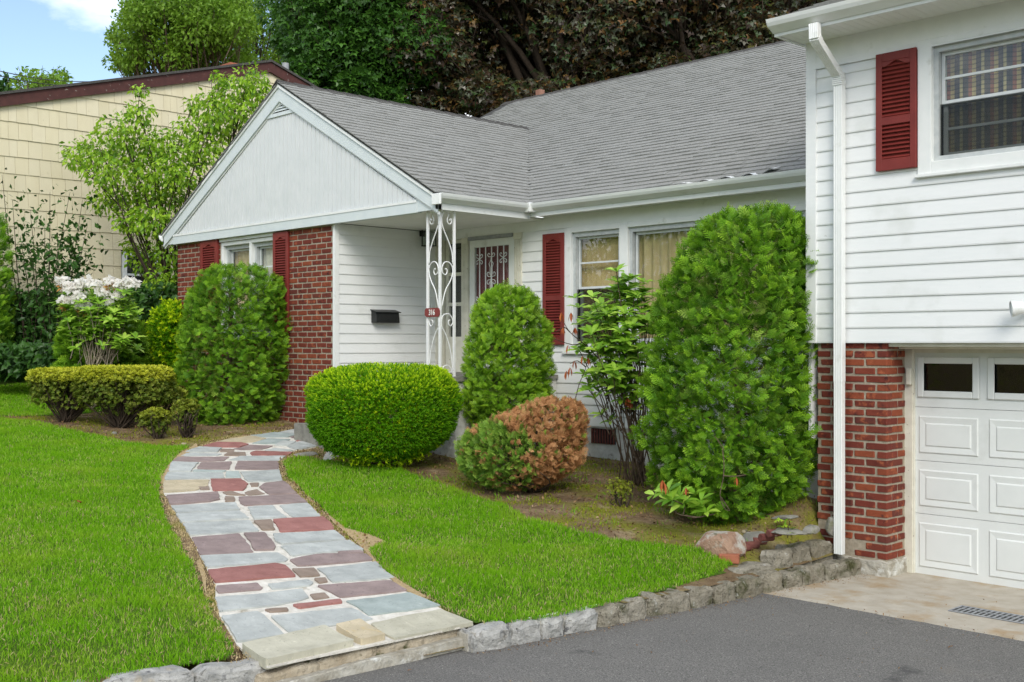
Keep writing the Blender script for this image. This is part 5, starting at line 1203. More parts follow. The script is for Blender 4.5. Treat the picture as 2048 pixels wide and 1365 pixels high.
gp2 = []
for a_, b_ in zip(KERB[:-1], KERB[1:]):
    for i in range(int((b_ - a_).length * 130)): q_ = a_.lerp(b_, random.random()) + Vector((abs(random.gauss(.01, .06)) + .005, 0, 0)); gp2.append((q_.x, q_.y))
gp2 += [(U(-5.2, -1.5), 8.0 + random.gauss(0, .05)) for _ in range(350)] + [(U(-5.4, -1), U(3, 9.5)) for _ in range(420)]
gp2 = np.array(gp2); k = len(gp2)
o = scatter('grit', M['litter'], LEAF, np.column_stack([gp2, np.where(gp2[:, 1] > 7.98, .008, drive_z(gp2[:, 1]) + .002)]), frames(rand3(k), norm(UPV + rng.normal(size=(k, 3)) * .5)), rng.uniform(.006, .020, k)); o['kind'] = 'stuff'; o['label'] = 'grit and leaf crumbs along the kerb and on the driveway'
# ------------------------------------------------------------------ neighbour's yellow house
XN = -21.0
nb = thing('neighbour_house', 'pale yellow shingled house with brown rake boards behind the saplings', 'house', (XN, 12, 1.5))
def pX(px, py): return onX(px, py, XN)
ap = pX(537, 131); lf = pX(0, 197); rt_ = pX(600, 168)
s1_, s2_ = (ap.z - lf.z) / (ap.y - lf.y), (ap.z - rt_.z) / (rt_.y - ap.y)
yn0, yn1 = 3.5, 19.0
zb = pX(100, 592).z
def zrake(y): return ap.z - (s1_ * (ap.y - y) if y < ap.y else s2_ * (y - ap.y))
m = MB(); m.prism([(XN - .03, yn0, zb), (XN - .03, yn1, zb), (XN - .03, yn1, max(zb, zrake(yn1))), (XN - .03, ap.y, ap.z), (XN - .03, yn0, zrake(yn0))], (-6, 0, 0)); nw = m.build('shingle_wall', M['brownpaint'], nb)
m = MB(); m.box(XN - 6, XN - .06, yn0 + .02, yn1 - .02, .6, zb); m.build('basement_wall', M['brownwall'], nb)
w0, w1 = pX(243, 550).y, pX(318, 550).y; wz1, wz0 = pX(280, 505).z, pX(280, 596).z
exn = .315; tabs = []
z = zb - .02; row = 0
while z < ap.z:
    y = yn0 + .1 * (row % 3)
    while y < yn1:
        w_ = random.choice((.14, .18, .2, .24, .3)); ya, yb = y, min(y + w_, yn1); y += w_ + .004
        zt = min(z + exn + .03, min(zrake(ya), zrake(yb)) - .02)
        if zt - z < .05: continue
        if ya < w1 + .02 and yb > w0 - .02 and z < wz1 and z + exn > wz0:
            if ya < w0 - .06 and yb > w0 - .02: yb = w0 - .01
            elif yb > w1 + .06 and ya < w1 + .02: ya = w1 + .01
            else: continue
        tabs.append((Vector((XN + .004, ya, z + U(-.006, .004))), Vector((0, yb - ya, 0)), Vector((-.012, 0, zt - z)), Vector((.020, 0, 0))))
    z += exn; row += 1
nsm = bpy.data.meshes.new('shingle'); nsm.from_pydata([(0, 0, 0), (1, 0, 0), (1, 1, 0), (0, 1, 0), (0, 0, 1), (1, 0, 1), (1, 1, .5), (0, 1, .5)], [], [(0, 3, 2, 1), (4, 5, 6, 7), (0, 1, 5, 4), (1, 2, 6, 5), (2, 3, 7, 6), (3, 0, 4, 7)]); nsm.materials.append(M['yellow'])
tabs = [t for t in tabs if t[0].y > 6.8 and t[0].y < 15.5] + [t for t in tabs if not (t[0].y > 6.8 and t[0].y < 15.5)]
for t in tabs[:300]: inst('shingle', nsm, nw, TRS(t[0], t[1], t[2], t[3]))
rest = tabs[300:]; v = np.array([x.co[:] for x in nsm.vertices]); f = np.array([p.vertices[:] for p in nsm.polygons])
tag(scatter('shingle_field', M['yellow'], (v, f, np.zeros(8)), np.array([t[0][:] for t in rest]), np.array([np.stack([np.array(t[1]), np.array(t[2]), np.array(t[3])], -1) for t in rest]), np.ones(len(rest)), nw), kind='stuff')
def slopebar(ya, yb, off0, off1, x0, x1):
    m = MB(); m.prism([(x0, ya, zrake(ya) + off0), (x0, yb, zrake(yb) + off0), (x0, yb, zrake(yb) + off1), (x0, ya, zrake(ya) + off1)], (x1 - x0, 0, 0)); return m
for ya, yb in ((yn0 - .4, ap.y), (ap.y, yn1 + .3)):
    slopebar(ya, yb, -.16, .05, XN + .05, XN + .09).build('rake_board', M['brownpaint'], nb)
    r_ = slopebar(ya, yb, .052, .10, XN - 6, XN + .13).build('roof', M['ridge'], nb)
q = pX(521, 118); m = MB(); m.box(XN - 1.6, XN - 1.1, q.y - .08, q.y + .16, ap.z - .5, ap.z + .22); m.build('chimney', M['clay'], nb)
q = onX(571, 140, XN - .6); m = MB(); m.tube([(XN - .6, q.y, ap.z - .8), (XN - .6, q.y, onX(571, 127, XN - .6).z)], .075, 10); m.build('vent_pipe', M['greymetal'], nb)
m = MB(); t_ = .09
m.box(XN - .05, XN + .05, w0, w0 + t_, wz0, wz1); m.box(XN - .05, XN + .05, w1 - t_, w1, wz0, wz1); m.box(XN - .05, XN + .05, w0 + t_, w1 - t_, wz1 - t_, wz1); m.box(XN - .05, XN + .075, w0 - .04, w1 + .04, wz0 - .07, wz0 + .03)
nwin = m.build('window', M['sash'], nb); zc = (wz0 + wz1) / 2
m = MB(); m.box(XN - .02, XN + .02, w0 + t_, w1 - t_, zc - .02, zc + .02); m.build('sash', M['sash'], nwin)
m = MB(); m.box(XN - .01, XN - .006, w0 + t_, w1 - t_, wz0 + .03, wz1 - t_); m.build('pane', M['glass'], nwin)
m = MB(); m.box(XN - .028, XN - .022, w0 + t_, w1 - t_, wz0 + .03, wz1 - t_); m.build('dark_room', M['black'], nwin)
# ------------------------------------------------------------------ plants
RTa, FWa, UP = np.array([RT[0], RT[1], 0.]), np.array([FW[0], FW[1], 0.]), np.array([0, 0, 1.])
def at_px(px, py, Zd): return np.array(onZ(px, py, Zd))
def outline_samples(rows, Zd, n, shell=.35, lump=.10, seed=0, depth=1.0, lf=2.2):
    """points through the volume whose silhouette is given by rows (y, x_left, x_right) at distance Zd"""
    ys_ = np.array([r[0] for r in rows], float); l_ = np.array([r[1] for r in rows], float); r_ = np.array([r[2] for r in rows], float)
    s_ = Zd / F
    hw = (r_ - l_) / 2 * s_
    fine = np.linspace(ys_[0], ys_[-1], 200); hwf = np.interp(fine, ys_, hw)
    cdf = np.cumsum(np.maximum(hwf, .05)); cdf /= cdf[-1]
    y = np.interp(rng.random(n), cdf, fine); hwy = np.interp(y, ys_, hw); cx = (np.interp(y, ys_, l_) + np.interp(y, ys_, r_)) / 2
    ph = rng.random(n) * 2 * np.pi
    z = CZ + (HOR - y) * s_
    cxm = (cx - 1024) * s_
    lum = np.array([mnoise.noise(Vector((math.cos(a) * lf + seed * 7, math.sin(a) * lf, b * lf * 1.3))) for a, b in zip(ph, z)])
    rho = 1 - shell * rng.random(n) ** 1.6
    rr = hwy * rho * (1 + lump * lum)
    out = np.cos(ph)[:, None] * RTa + np.sin(ph)[:, None] * FWa
    base = RTa * (cxm[:, None]) + FWa * Zd
    pos = base + out * (rr * np.where(np.abs(np.cos(ph)) > 0, 1, 1))[:, None] * np.array([1, 1, 1])
    pos = base + RTa * (np.cos(ph) * rr)[:, None] + FWa * (np.sin(ph) * rr * depth)[:, None]; pos[:, 2] = z
    hfrac = (ys_[-1] - y) / (ys_[-1] - ys_[0])
    # slope of the profile gives the outward normal
    dh = np.gradient(np.interp(fine, ys_, hw), fine * -s_); sl = np.interp(y, fine, dh)
    nrmz = norm(out * np.array([1, 1, 1]) + UP * np.clip(-sl, -.6, 4)[:, None])
    return pos, nrmz, hfrac, rho, lum
def stems(name, mat, par, base, tips, r0=.03, r1=.006, bend=.15):
    m = MB()
    for t in tips:
        b = Vector(base) + Vector((U(-.05, .05), U(-.05, .05), 0)); t = Vector(t); mid = b.lerp(t, .5) + Vector((U(-bend, bend), U(-bend, bend), U(0, bend)))
        m.tube(smooth([b, mid, t], 3), r0 * U(.7, 1.1), 5, r1)
    return m.build(name, mat, par, True)
def thuja(rows, Zd, n, label, name='arborvitae', mat='thuja', size=(.09, .15), lump=.10, seed=1, up=.45, droop=.0, group=None, depth=1.0, inner=True, cat='shrub', lf=2.2):
    pos, nr, hf, rho, lum = outline_samples(rows, Zd, n, .30, lump, seed, depth, lf)
    y1 = rows[-1]; b = at_px((y1[1] + y1[2]) / 2, y1[0], Zd); gzb_ = float(land_z(b[0], b[1]))
    root = thing(name, label, cat, (b[0], b[1], gzb_), group)
    kp = rng.random(len(pos)) < np.clip(1.15 + 1.9 * lum, .12, 1); pos, nr, hf, rho, lum = pos[kp], nr[kp], hf[kp], rho[kp], lum[kp]
    k = len(pos)
    tg = norm(np.cross(nr, UP + .01)) * rng.normal(size=(k, 1)) * .55
    d = norm(nr * .55 + UP * (up + .3 * np.clip(nr[:, 2:3], 0, 1)) + tg + rand3(k) * .25); d[:, 2] -= droop
    Rm = frames(d, norm(nr * .7 + UP * .45 + rand3(k) * .55))
    scl = rng.uniform(size[0], size[1], k)
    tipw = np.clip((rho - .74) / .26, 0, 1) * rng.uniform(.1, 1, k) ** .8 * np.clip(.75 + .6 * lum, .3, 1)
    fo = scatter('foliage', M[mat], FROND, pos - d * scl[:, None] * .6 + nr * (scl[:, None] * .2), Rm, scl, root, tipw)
    fo['kind'] = 'stuff'
    if inner:
        pi, ni, _, _, _ = outline_samples(rows, Zd, int(n * .22), .5, .05, seed, depth); c = at_px((y1[1] + y1[2]) / 2, 0, Zd)
        pi[:, :2] = c[:2] + (pi[:, :2] - c[:2]) * .80
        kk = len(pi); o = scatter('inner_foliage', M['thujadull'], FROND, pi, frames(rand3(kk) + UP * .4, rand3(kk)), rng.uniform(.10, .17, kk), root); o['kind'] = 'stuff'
    m = MB(); zt = CZ + (HOR - rows[0][0]) * Zd / F
    m.tube([(b[0], b[1], gzb_ - .05), (b[0], b[1], zt - .25)], .05, 7, .012)
    for i in range(26):
        z = gzb_ + .1 + (zt - gzb_ - .4) * i / 26; a = U(0, 6.28); py = HOR - (z - CZ) * F / Zd; hw = np.interp(py, [r[0] for r in rows], [(r[2] - r[1]) / 2 * Zd / F for r in rows]) * .8
        m.tube([(b[0], b[1], z), (b[0] + math.cos(a) * hw, b[1] + math.sin(a) * hw, z + .18)], .012, 4, .004)
    m.build('trunk', M['bark'], root)
    return root
thuja([(424, 1490, 1560), (432, 1448, 1588), (450, 1405, 1600), (480, 1380, 1608), (520, 1362, 1616), (560, 1336, 1620), (620, 1314, 1618), (700, 1306, 1620), (780, 1294, 1624), (860, 1292, 1628), (920, 1305, 1622), (960, 1320, 1612), (1000, 1335, 1585), (1030, 1385, 1555), (1046, 1420, 1530)], 10.85, 11500,
      'tallest arborvitae, beside the brick pier in front of the picture window', seed=2, size=(.08, .155), lump=.26, up=.35, droop=.15, lf=3.0)
thuja([(537, 440, 515), (550, 405, 540), (580, 388, 568), (620, 372, 576), (680, 364, 574), (740, 362, 572), (790, 368, 568), (830, 380, 556), (855, 398, 530), (868, 415, 505)], 16.3, 6500,
      'wide arborvitae shading the window of the brick wing', seed=4, size=(.09, .165), lump=.20, up=.3, droop=.2, lf=3.0)
thuja([(578, 990, 1045), (590, 968, 1068), (620, 952, 1083), (660, 943, 1096), (700, 936, 1102), (750, 930, 1102), (800, 930, 1095), (840, 945, 1080), (880, 965, 1060)], 13.8, 5600,
      'egg shaped arborvitae standing before the front door', mat='thujay', seed=5, size=(.075, .14), lump=.18, up=.4, droop=.1, lf=3.0)
# half dead arborvitae
rows = [(797, 1090, 1135), (803, 1062, 1155), (820, 1018, 1170), (840, 980, 1174), (860, 946, 1173), (880, 924, 1170), (900, 912, 1166), (920, 910, 1160), (940, 924, 1145), (960, 948, 1118), (976, 990, 1070)]
Zd = 11.9; pos, nr, hf, rho, lum = outline_samples(rows, Zd, 6800, .30, .16, 6, .85, 3)
b = at_px(1070, 970, Zd); g_ = float(land_z(b[0], b[1])); half = thing('arborvitae', 'low arborvitae with half its foliage dead and orange', 'shrub', (b[0], b[1], g_))
lat_ = pos @ RTa; dep_ = pos @ FWa; px_ = 1024 + F * lat_ / dep_; py_ = HOR - F * (pos[:, 2] - CZ) / dep_
front = dep_ < Zd + .1
wob = np.array([mnoise.noise(Vector((x / 26, y / 26, 2))) for x, y in zip(px_, py_)]); px_ = px_ + 8 * rng.normal(size=len(px_)) + 55 * wob; py_ = py_ + 5 * rng.normal(size=len(py_)) - 30 * wob
edge_ = rng.random(len(px_)) < .10
brown = (((px_ - 985) / 78) ** 2 + ((py_ - 905) / 56) ** 2 > 1) & ~((px_ < 962) & (py_ > 862)) & ~((py_ > 905) & (px_ < 1045)) & ~((py_ < 826) & (dep_ > Zd + .2) & (px_ < 1090))
brown = brown ^ edge_
for nm_, sel_, mt in (('green_foliage', ~brown, 'thujadull'), ('dead_foliage', brown, 'deadfol')):
    P_, N_ = pos[sel_], nr[sel_]; k = len(P_)
    d = norm(N_ * .8 + UP * .4 + rand3(k) * (.5 if mt == 'thujadull' else 1.1)); o = scatter(nm_, M[mt], FROND, P_ - d * .05, frames(d, N_ * .5 + UP * .3 + rand3(k) * .8), rng.uniform(.06, .115, k), half, rng.uniform(0, 1, k)); o['kind'] = 'stuff'
stems('stem', M['barkdark'], half, (b[0], b[1], g_ - .03), [(p[0], p[1], p[2] - .05) for p in pos[rng.choice(len(pos), 60)]], .018, .004)
# round clipped yew
def needles(name, rows, Zd, n, label, mat='yew', size=(.035, .06), lump=.04, seed=1, depth=1., shell=.2, cat='shrub', core=True, tipk=1.0):
    pos, nr, hf, rho, lum = outline_samples(rows, Zd, n, shell, lump, seed, depth, 3)
    y1 = rows[-1]; b = at_px((y1[1] + y1[2]) / 2, y1[0], Zd); g_ = float(land_z(b[0], b[1])); root = thing(name, label, cat, (b[0], b[1], g_)); k = len(pos)
    d = norm(nr * .9 + UP * .35 + rand3(k) * .5); scl = rng.uniform(*size, k)
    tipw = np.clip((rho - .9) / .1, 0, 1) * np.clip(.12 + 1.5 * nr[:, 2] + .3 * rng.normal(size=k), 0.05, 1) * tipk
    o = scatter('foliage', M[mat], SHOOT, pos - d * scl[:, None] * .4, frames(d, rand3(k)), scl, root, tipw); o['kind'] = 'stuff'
    c = at_px((y1[1] + y1[2]) / 2, 0, Zd); q = pos[rng.choice(k, k // 4)].copy(); q[:, :2] = c[:2] + (q[:, :2] - c[:2]) * .84; q[:, 2] -= .05
    o = scatter('inner_foliage', M[mat], SHOOT, q, frames(rand3(len(q)) + UP * .3, rand3(len(q))), rng.uniform(size[1], size[1] * 1.6, len(q)), root); o['kind'] = 'stuff'
    stems('stem', M['bark'], root, (b[0], b[1], g_ - .03), [tuple(p) for p in q[rng.choice(len(q), 40)]], .022, .005)
    return root
needles('yew', [(731, 715, 835), (734, 685, 868), (742, 655, 892), (755, 634, 908), (775, 620, 917), (795, 615, 919), (820, 616, 917), (850, 621, 911), (880, 636, 894), (900, 656, 864), (916, 712, 825)], 13.0, 16000,
        'round clipped yew with bright new growth beside the walkway', seed=8, size=(.05, .08), lump=.07, depth=.95)
needles('yew', [(606, 335, 365), (622, 312, 378), (650, 300, 382), (690, 298, 380), (730, 302, 376), (765, 322, 360)], 18.6, 3600, 'feathery bright green yew between the brick corner and the rhododendron', seed=9, size=(.09, .15), lump=.2, shell=.35)
thuja([(588, 190, 235), (615, 155, 258), (660, 130, 276), (700, 122, 288), (735, 122, 290), (760, 150, 270)], 17.7, 3000, 'broad dark arborvitae behind the flowering rhododendron', mat='thuja', seed=11, size=(.13, .22), up=.2, droop=.15)
thuja([(430, -35, 0), (470, -50, 14), (520, -58, 19), (580, -60, 20), (640, -60, 20), (720, -50, 12)], 19.2, 1300, 'narrow dark conifer at the far edge of the yellow house', mat='thuja', seed=12, size=(.12, .2))
# azaleas
def azalea(rows, Zd, n, label, seed, gap=.0, tipk=1.0, top=.18, stemn=46, size=(.028, .045), low=.12, lump=.12):
    pos, nr, hf, rho, lum = outline_samples(rows, Zd, n, .8, lump, seed, .6, 3)
    keep_ = ((hf > 1 - top) & (rng.random(n) < .8)) | ((rho > .3) & (rng.random(n) < np.clip(low + .55 * lum + .4 * hf * (hf > .35), .0, .9)) & (hf > gap))
    pos, nr, hf, rho, lum = pos[keep_], nr[keep_], hf[keep_], rho[keep_], lum[keep_]
    y1 = rows[-1]; b = at_px((y1[1] + y1[2]) / 2, y1[0], Zd); g_ = float(land_z(b[0], b[1])); root = thing('azalea', label, 'shrub', (b[0], b[1], g_)); k = len(pos)
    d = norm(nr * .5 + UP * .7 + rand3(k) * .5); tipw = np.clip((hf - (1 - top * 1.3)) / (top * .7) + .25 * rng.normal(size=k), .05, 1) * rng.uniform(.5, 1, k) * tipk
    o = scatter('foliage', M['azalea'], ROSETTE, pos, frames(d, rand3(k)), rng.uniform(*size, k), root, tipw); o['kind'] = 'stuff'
    stems('stem', M['barkdark'], root, (b[0], b[1], g_ - .03), [tuple(p) for p in pos[rng.choice(k, stemn)]], .013, .003, .12)
    return root
azalea([(738, 78, 225), (744, 62, 238), (756, 56, 240), (775, 62, 232), (800, 68, 216), (822, 90, 184), (838, 115, 145)], 15.6, 9000, 'clipped azalea at the open lawn end of the low hedge', 3, .2, stemn=90, top=.24)
azalea([(734, 165, 330), (740, 152, 344), (754, 146, 350), (775, 150, 348), (800, 160, 342), (828, 198, 306), (848, 222, 258)], 15.3, 12000, 'clipped azalea with yellow green top in the middle of the low hedge', 5, .16, stemn=90, top=.24)
azalea([(772, 262, 345), (785, 255, 372), (805, 262, 366), (825, 272, 345), (842, 290, 322)], 15.5, 2600, 'ragged azalea branch mass under the hedge end near the arborvitae', 6, .1, .4, .3, lump=.5)
azalea([(818, 300, 325), (828, 285, 340), (845, 280, 345), (860, 295, 335), (868, 308, 322)], 14.6, 700, 'little leafy azalea seedling in front of the hedge', 7, 0, .5, .4, 14, low=.4, lump=.55)
azalea([(800, 360, 390), (815, 345, 400), (835, 352, 396), (855, 362, 388), (872, 370, 380)], 14.7, 800, 'sparse twiggy azalea with bare pale branches by the path', 8, .1, .3, .3, 40, low=.1, lump=.6)
azalea([(958, 1228, 1240), (965, 1216, 1262), (980, 1218, 1266), (1000, 1226, 1258), (1018, 1236, 1248)], 11.2, 260, 'tiny pale seedling shrub in the mossy bed', 9, .3, .4, .6, 8, (.016, .026), low=.3, lump=.5)
# rhododendrons: every leaf near the eye is an object
LL = []
for i in range(4):
    v, f, t = LONGLEAF; me = bpy.data.meshes.new('leaf'); q = v.copy(); q[:, 2] -= (q[:, 1] ** 2) * U(-.08, .12); me.from_pydata(q.tolist(), [], f.tolist()); me.polygons.foreach_set('use_smooth', [True] * len(f)); me.materials.append(M['rhodo']); LL.append(me)
DL = LL[0].copy(); DL.materials[0] = M['rhododead']
def whorl(root, p, d, n, ln, objs, acc, dead=False):
    d = Vector(d).normalized(); a0 = U(0, 6.28); u_ = d.orthogonal().normalized(); v_ = d.cross(u_)
    for i in range(n):
        a = a0 + i * 2 * math.pi / n + U(-.25, .25); o_ = (u_ * math.cos(a) + v_ * math.sin(a)); el = U(.15, .75) if not dead else U(-1.6, -.9)
        y = (o_ + d * el).normalized() if not dead else (Vector((0, 0, -1)) + o_ * .35).normalized(); z = (d - y * d.dot(y)); z = z.normalized() if z.length > .05 else o_
        x = y.cross(z); l = ln * U(.75, 1.15); wdt = l * (.95 if not dead else .5)
        if objs: inst('leaf', DL if dead else random.choice(LL), root, TRS(p, x * wdt, y * l, z * l))
        else: acc.append((p, x * wdt, y * l, z * l))
def rhodo(label, base, tips, Zd, n_obj, ln=.12, extra=0, name='rhododendron', stemr=.011, bark='bark'):
    g_ = onG(base[0], base[1]) if False else None
    b = at_px(base[0], base[1], Zd); gz_ = float(land_z(b[0], b[1])); root = thing(name, label, 'shrub', (b[0], b[1], gz_)); acc = []; used = 0
    m = MB(); hubs = []
    for (px, py, dz_, nl) in tips:
        p = Vector(at_px(px, py, Zd + dz_)); bb = Vector((b[0] + U(-.2, .2), b[1] + U(-.14, .14), gz_ - .03)); mid = bb.lerp(p, .55) + Vector((U(-.06, .06), U(-.06, .06), .12))
        if random.random() < .11: m.tube(smooth([bb, bb.lerp(mid, .5) + Vector((U(-.05, .05), U(-.05, .05), 0)), mid, p], 4), stemr * U(.6, 1), 5, .005)
        elif random.random() < .4: m.tube(smooth([bb.lerp(mid, .75) + Vector((U(-.1, .1), U(-.1, .1), 0)), mid, p], 4), stemr * .5, 4, .005)
        dr = ((p - mid).normalized() * .6 + Vector((-FW[0] * .25, -FW[1] * .25, .55))); n_ = nl or random.randint(6, 9)
        whorl(root, p, dr, n_, ln, used < n_obj, acc); used += n_
        q = p - (p - mid).normalized() * ln * .75
        if random.random() < .6: whorl(root, q, dr, random.randint(4, 6), ln * .9, used < n_obj, acc); used += 5
    m.build('stem', M[bark], root, True)
    if acc:
        o = scatter('leaf_mass', M['rhodo'], LONGLEAF, np.array([a[0][:] for a in acc]), np.array([np.stack([np.array(a[1]), np.array(a[2]), np.array(a[3])], -1) for a in acc]), np.ones(len(acc)), root); o['kind'] = 'stuff'
    return root, b
tips = [(1247, 560, 0, 9), (1230, 580, .1, 8), (1268, 575, .1, 8), (1205, 612, -.1, 8), (1230, 625, -.2, 9), (1180, 640, 0, 7), (1262, 610, -.1, 8), (1290, 585, .1, 8), (1282, 600, .2, 7), (1195, 655, -.2, 8), (1220, 660, -.3, 8), (1250, 645, -.25, 8),
        (1160, 650, .1, 5), (1150, 597, .2, 5), (1172, 690, -.1, 7), (1205, 695, -.3, 8), (1240, 690, -.3, 8), (1270, 660, -.2, 8), (1285, 640, -.2, 7), (1225, 720, -.3, 7), (1190, 725, -.2, 7), (1262, 720, -.3, 8), (1282, 700, -.3, 7), (1208, 752, -.3, 8), (1250, 755, -.35, 8), (1278, 760, -.3, 7),
        (1192, 765, -.1, 7), (1205, 830, -.1, 7), (1232, 785, -.3, 7), (1270, 800, -.3, 7), (1300, 620, .1, 8), (1300, 670, 0, 8), (1240, 600, .3, 7), (1215, 640, .3, 7), (1262, 690, .3, 7)]
tips += [(x + U(-24, 24), y + U(-20, 24), z + U(-.25, .15), 0) for q_ in range(3) for x, y, z, n in tips[:35] if y < 790 and x > 1170]
rh, b = rhodo('tall rhododendron with glossy leaf whorls before the middle window', (1275, 925), tips, 12.6, 295, .155)
m = MB(); DT = [(1150, 800), (1164, 755), (1170, 725)]
for pts in ([(1150, 802), (1158, 770), (1172, 735), (1178, 700), (1165, 680)], [(1172, 735), (1155, 722), (1140, 728)], [(1200, 720), (1170, 690), (1140, 665), (1125, 640)], [(1165, 685), (1145, 690), (1108, 678)], [(1140, 665), (1128, 655), (1112, 665)]):
    m.tube(smooth([Vector(at_px(x, y, 12.3)) for x, y in pts], 3), .007, 4, .003)
m.build('dead_branch', M['barkdark'], rh)
for px, py, n in ((1165, 712, 3), (1149, 722, 4), (1176, 715, 4), (1140, 735, 4), (1133, 742, 3), (1123, 625, 5), (1126, 655, 5), (1142, 625, 4), (1150, 655, 4), (1136, 690, 3), (1260, 800, 7), (1255, 795, 5)): whorl(rh, Vector(at_px(px, py, 12.25)), (0, 0, 1), n, .10, True, None, True)
# low rhododendron at the foot of the tall arborvitae
rh2, _ = rhodo('low rhododendron branch with large oval leaves at the foot of the tallest arborvitae', (1400, 1030), [(1335, 985, -.1, 5), (1345, 1000, -.15, 4), (1392, 990, 0, 5), (1402, 1002, -.1, 4), (1310, 990, .1, 3), (1365, 995, 0, 3)], 10.05, 60, .155, stemr=.016, bark='bark')
for px, py in ((1325, 960), (1331, 968), (1372, 975), (1473, 955)): whorl(rh2, Vector(at_px(px, py, 9.9)), (0, 0, 1), 4, .10, True, None, True)
m = MB()
for pts in ([(1445, 900), (1448, 930), (1446, 960), (1440, 990), (1448, 1015), (1457, 1022)], [(1446, 952), (1470, 953), (1492, 950)], [(1448, 900), (1435, 880), (1428, 872)], [(1400, 1035), (1360, 1030), (1345, 1020)], [(1430, 1028), (1390, 1036), (1372, 1030)], [(1442, 995), (1452, 1010), (1460, 1022)]):
    m.tube(smooth([Vector(at_px(x, y, 9.95)) for x, y in pts], 3), .006, 5, .003)
m.build('bare_branch', M['bark'], rh2)
# flowering rhododendron
tips = [(122, 600, 0, 6), (135, 590, .1, 6), (155, 585, 0, 6), (175, 580, .2, 7), (195, 575, 0, 7), (205, 590, -.1, 8), (215, 585, .1, 7), (232, 580, 0, 7), (250, 585, -.1, 7), (262, 590, 0, 7), (150, 610, -.1, 7), (170, 620, -.2, 7), (195, 625, -.1, 7), (215, 615, -.2, 7), (235, 610, -.1, 7), (140, 630, 0, 6), (165, 640, -.1, 6), (190, 655, -.2, 7), (210, 640, 0, 7), (232, 640, 0, 6), (205, 600, .3, 7), (180, 600, .3, 7), (225, 600, .3, 7)]
tips += [(x + U(-16, 16), y + U(0, 50), z + U(-.25, .2), 0) for q_ in range(3) for x, y, z, n in tips[:23]]
tips += [(U(128, 275), U(600, 700), U(-.3, .3), 7) for _ in range(46)]
rf, b = rhodo('leafy rhododendron with white flower clusters behind the azalea hedge', (190, 735), tips, 16.9, 0, .15, stemr=.016, bark='barkpale')
fl_v = []
for (px, py, old) in ((125, 567, 1), (138, 580, 0), (150, 578, 0), (160, 572, 0), (172, 567, 0), (190, 572, 0), (222, 568, 1), (240, 573, 0), (252, 568, 0), (265, 570, 0), (160, 595, 0), (236, 595, 0), (172, 615, 0), (130, 605, 1), (165, 618, 1), (205, 590, 0), (148, 608, 0), (215, 612, 0)):
    k = 60; c = at_px(px, py, 16.75); dr = rand3(k); dr[:, 2] = np.abs(dr[:, 2]) * .9 - .1; dr = norm(dr)
    o = scatter('flower_cluster', M['petal'], LEAF, c + dr * rng.uniform(.05, .085, (k, 1)), frames(norm(rand3(k) + dr * .5), dr), np.stack([np.full(k, .12), rng.uniform(.06, .085, k), np.full(k, .09)], 1), rf)
    if old:
        k = 16; dr = norm(rand3(k)); o2 = scatter('wilted_flower', M['petalold'], LEAF, c + dr * .03 + np.array([0, 0, -.05]), frames(dr, rand3(k)), rng.uniform(.06, .09, k), rf)
# ------------------------------------------------------------------ trees
def tree(name, label, base, trunk_r, clusters, tpl, mat, leaf, bark='bark', group=None, flat=.7, hang=.2, fork=.45, limbs=True, cat='tree', seed=0, smoothc=True):
    """clusters: (x,y,z,radius,leaves); limbs run from the trunk to every cluster"""
    root = thing(name, label, cat, base, group); b = Vector(base); C_ = [Vector(c[:3]) for c in clusters]; top = sum(C_, Vector()) / len(C_)
    m = MB(); fk = b.lerp(Vector((b.x * .6 + top.x * .4, b.y * .6 + top.y * .4, top.z)), fork)
    m.tube(smooth([b - Vector((0, 0, .1)), b.lerp(fk, .5) + Vector((U(-.1, .1), U(-.1, .1), 0)) * trunk_r * 4, fk], 3), trunk_r, 8, trunk_r * .7); m.build('trunk', M[bark], root, True)
    m = MB(); P_, D_, S_ = [], [], []
    for (x, y, z, r, n) in clusters:
        c = Vector((x, y, z)); mid = fk.lerp(c, .5) + Vector((U(-.15, .15), U(-.15, .15), .12)) * (c - fk).length * .6
        m.tube(smooth([fk, mid, c], 4), trunk_r * .42, 5, trunk_r * .08)
        for i in range(5):
            e = c + Vector((U(-1, 1), U(-1, 1), U(-.6, .9))).normalized() * r * U(.6, 1.05); s0 = mid.lerp(c, U(.4, 1)); m.tube([s0, s0.lerp(e, .5) + Vector((0, 0, r * .1)), e], trunk_r * .10, 4, trunk_r * .025)
        dr = rand3(n); rad = r * rng.random(n) ** .45
        off = dr * rad[:, None]; off[:, 2] *= flat
        P_.append(np.array(c) + off); D_.append(dr)
    m.build('limb', M[bark], root, True)
    P_ = np.concatenate(P_); D_ = np.concatenate(D_); k = len(P_)
    d = norm(D_ * .6 + rand3(k) * .7 - UP * hang); nn = norm(UP * .9 + rand3(k) * .7)
    o = scatter('crown', M[mat], tpl, P_, frames(d, nn), rng.uniform(leaf * .7, leaf * 1.25, k), root); o['kind'] = 'stuff'
    return root
def clus(region, Zr, n, r, leaves, zlow=None):
    """cluster centres spread over a picture region (x0,x1,y0,y1) through a range of distances"""
    out = []
    for _ in range(n):
        Zd = U(*Zr); p = at_px(U(region[0], region[1]), U(region[2], region[3]), Zd); out.append((p[0], p[1], p[2], r * U(.7, 1.25), leaves))
    return out
def gpos(px, Zd, z=1.0): p = at_px(px, 690, Zd); return (p[0], p[1], z)
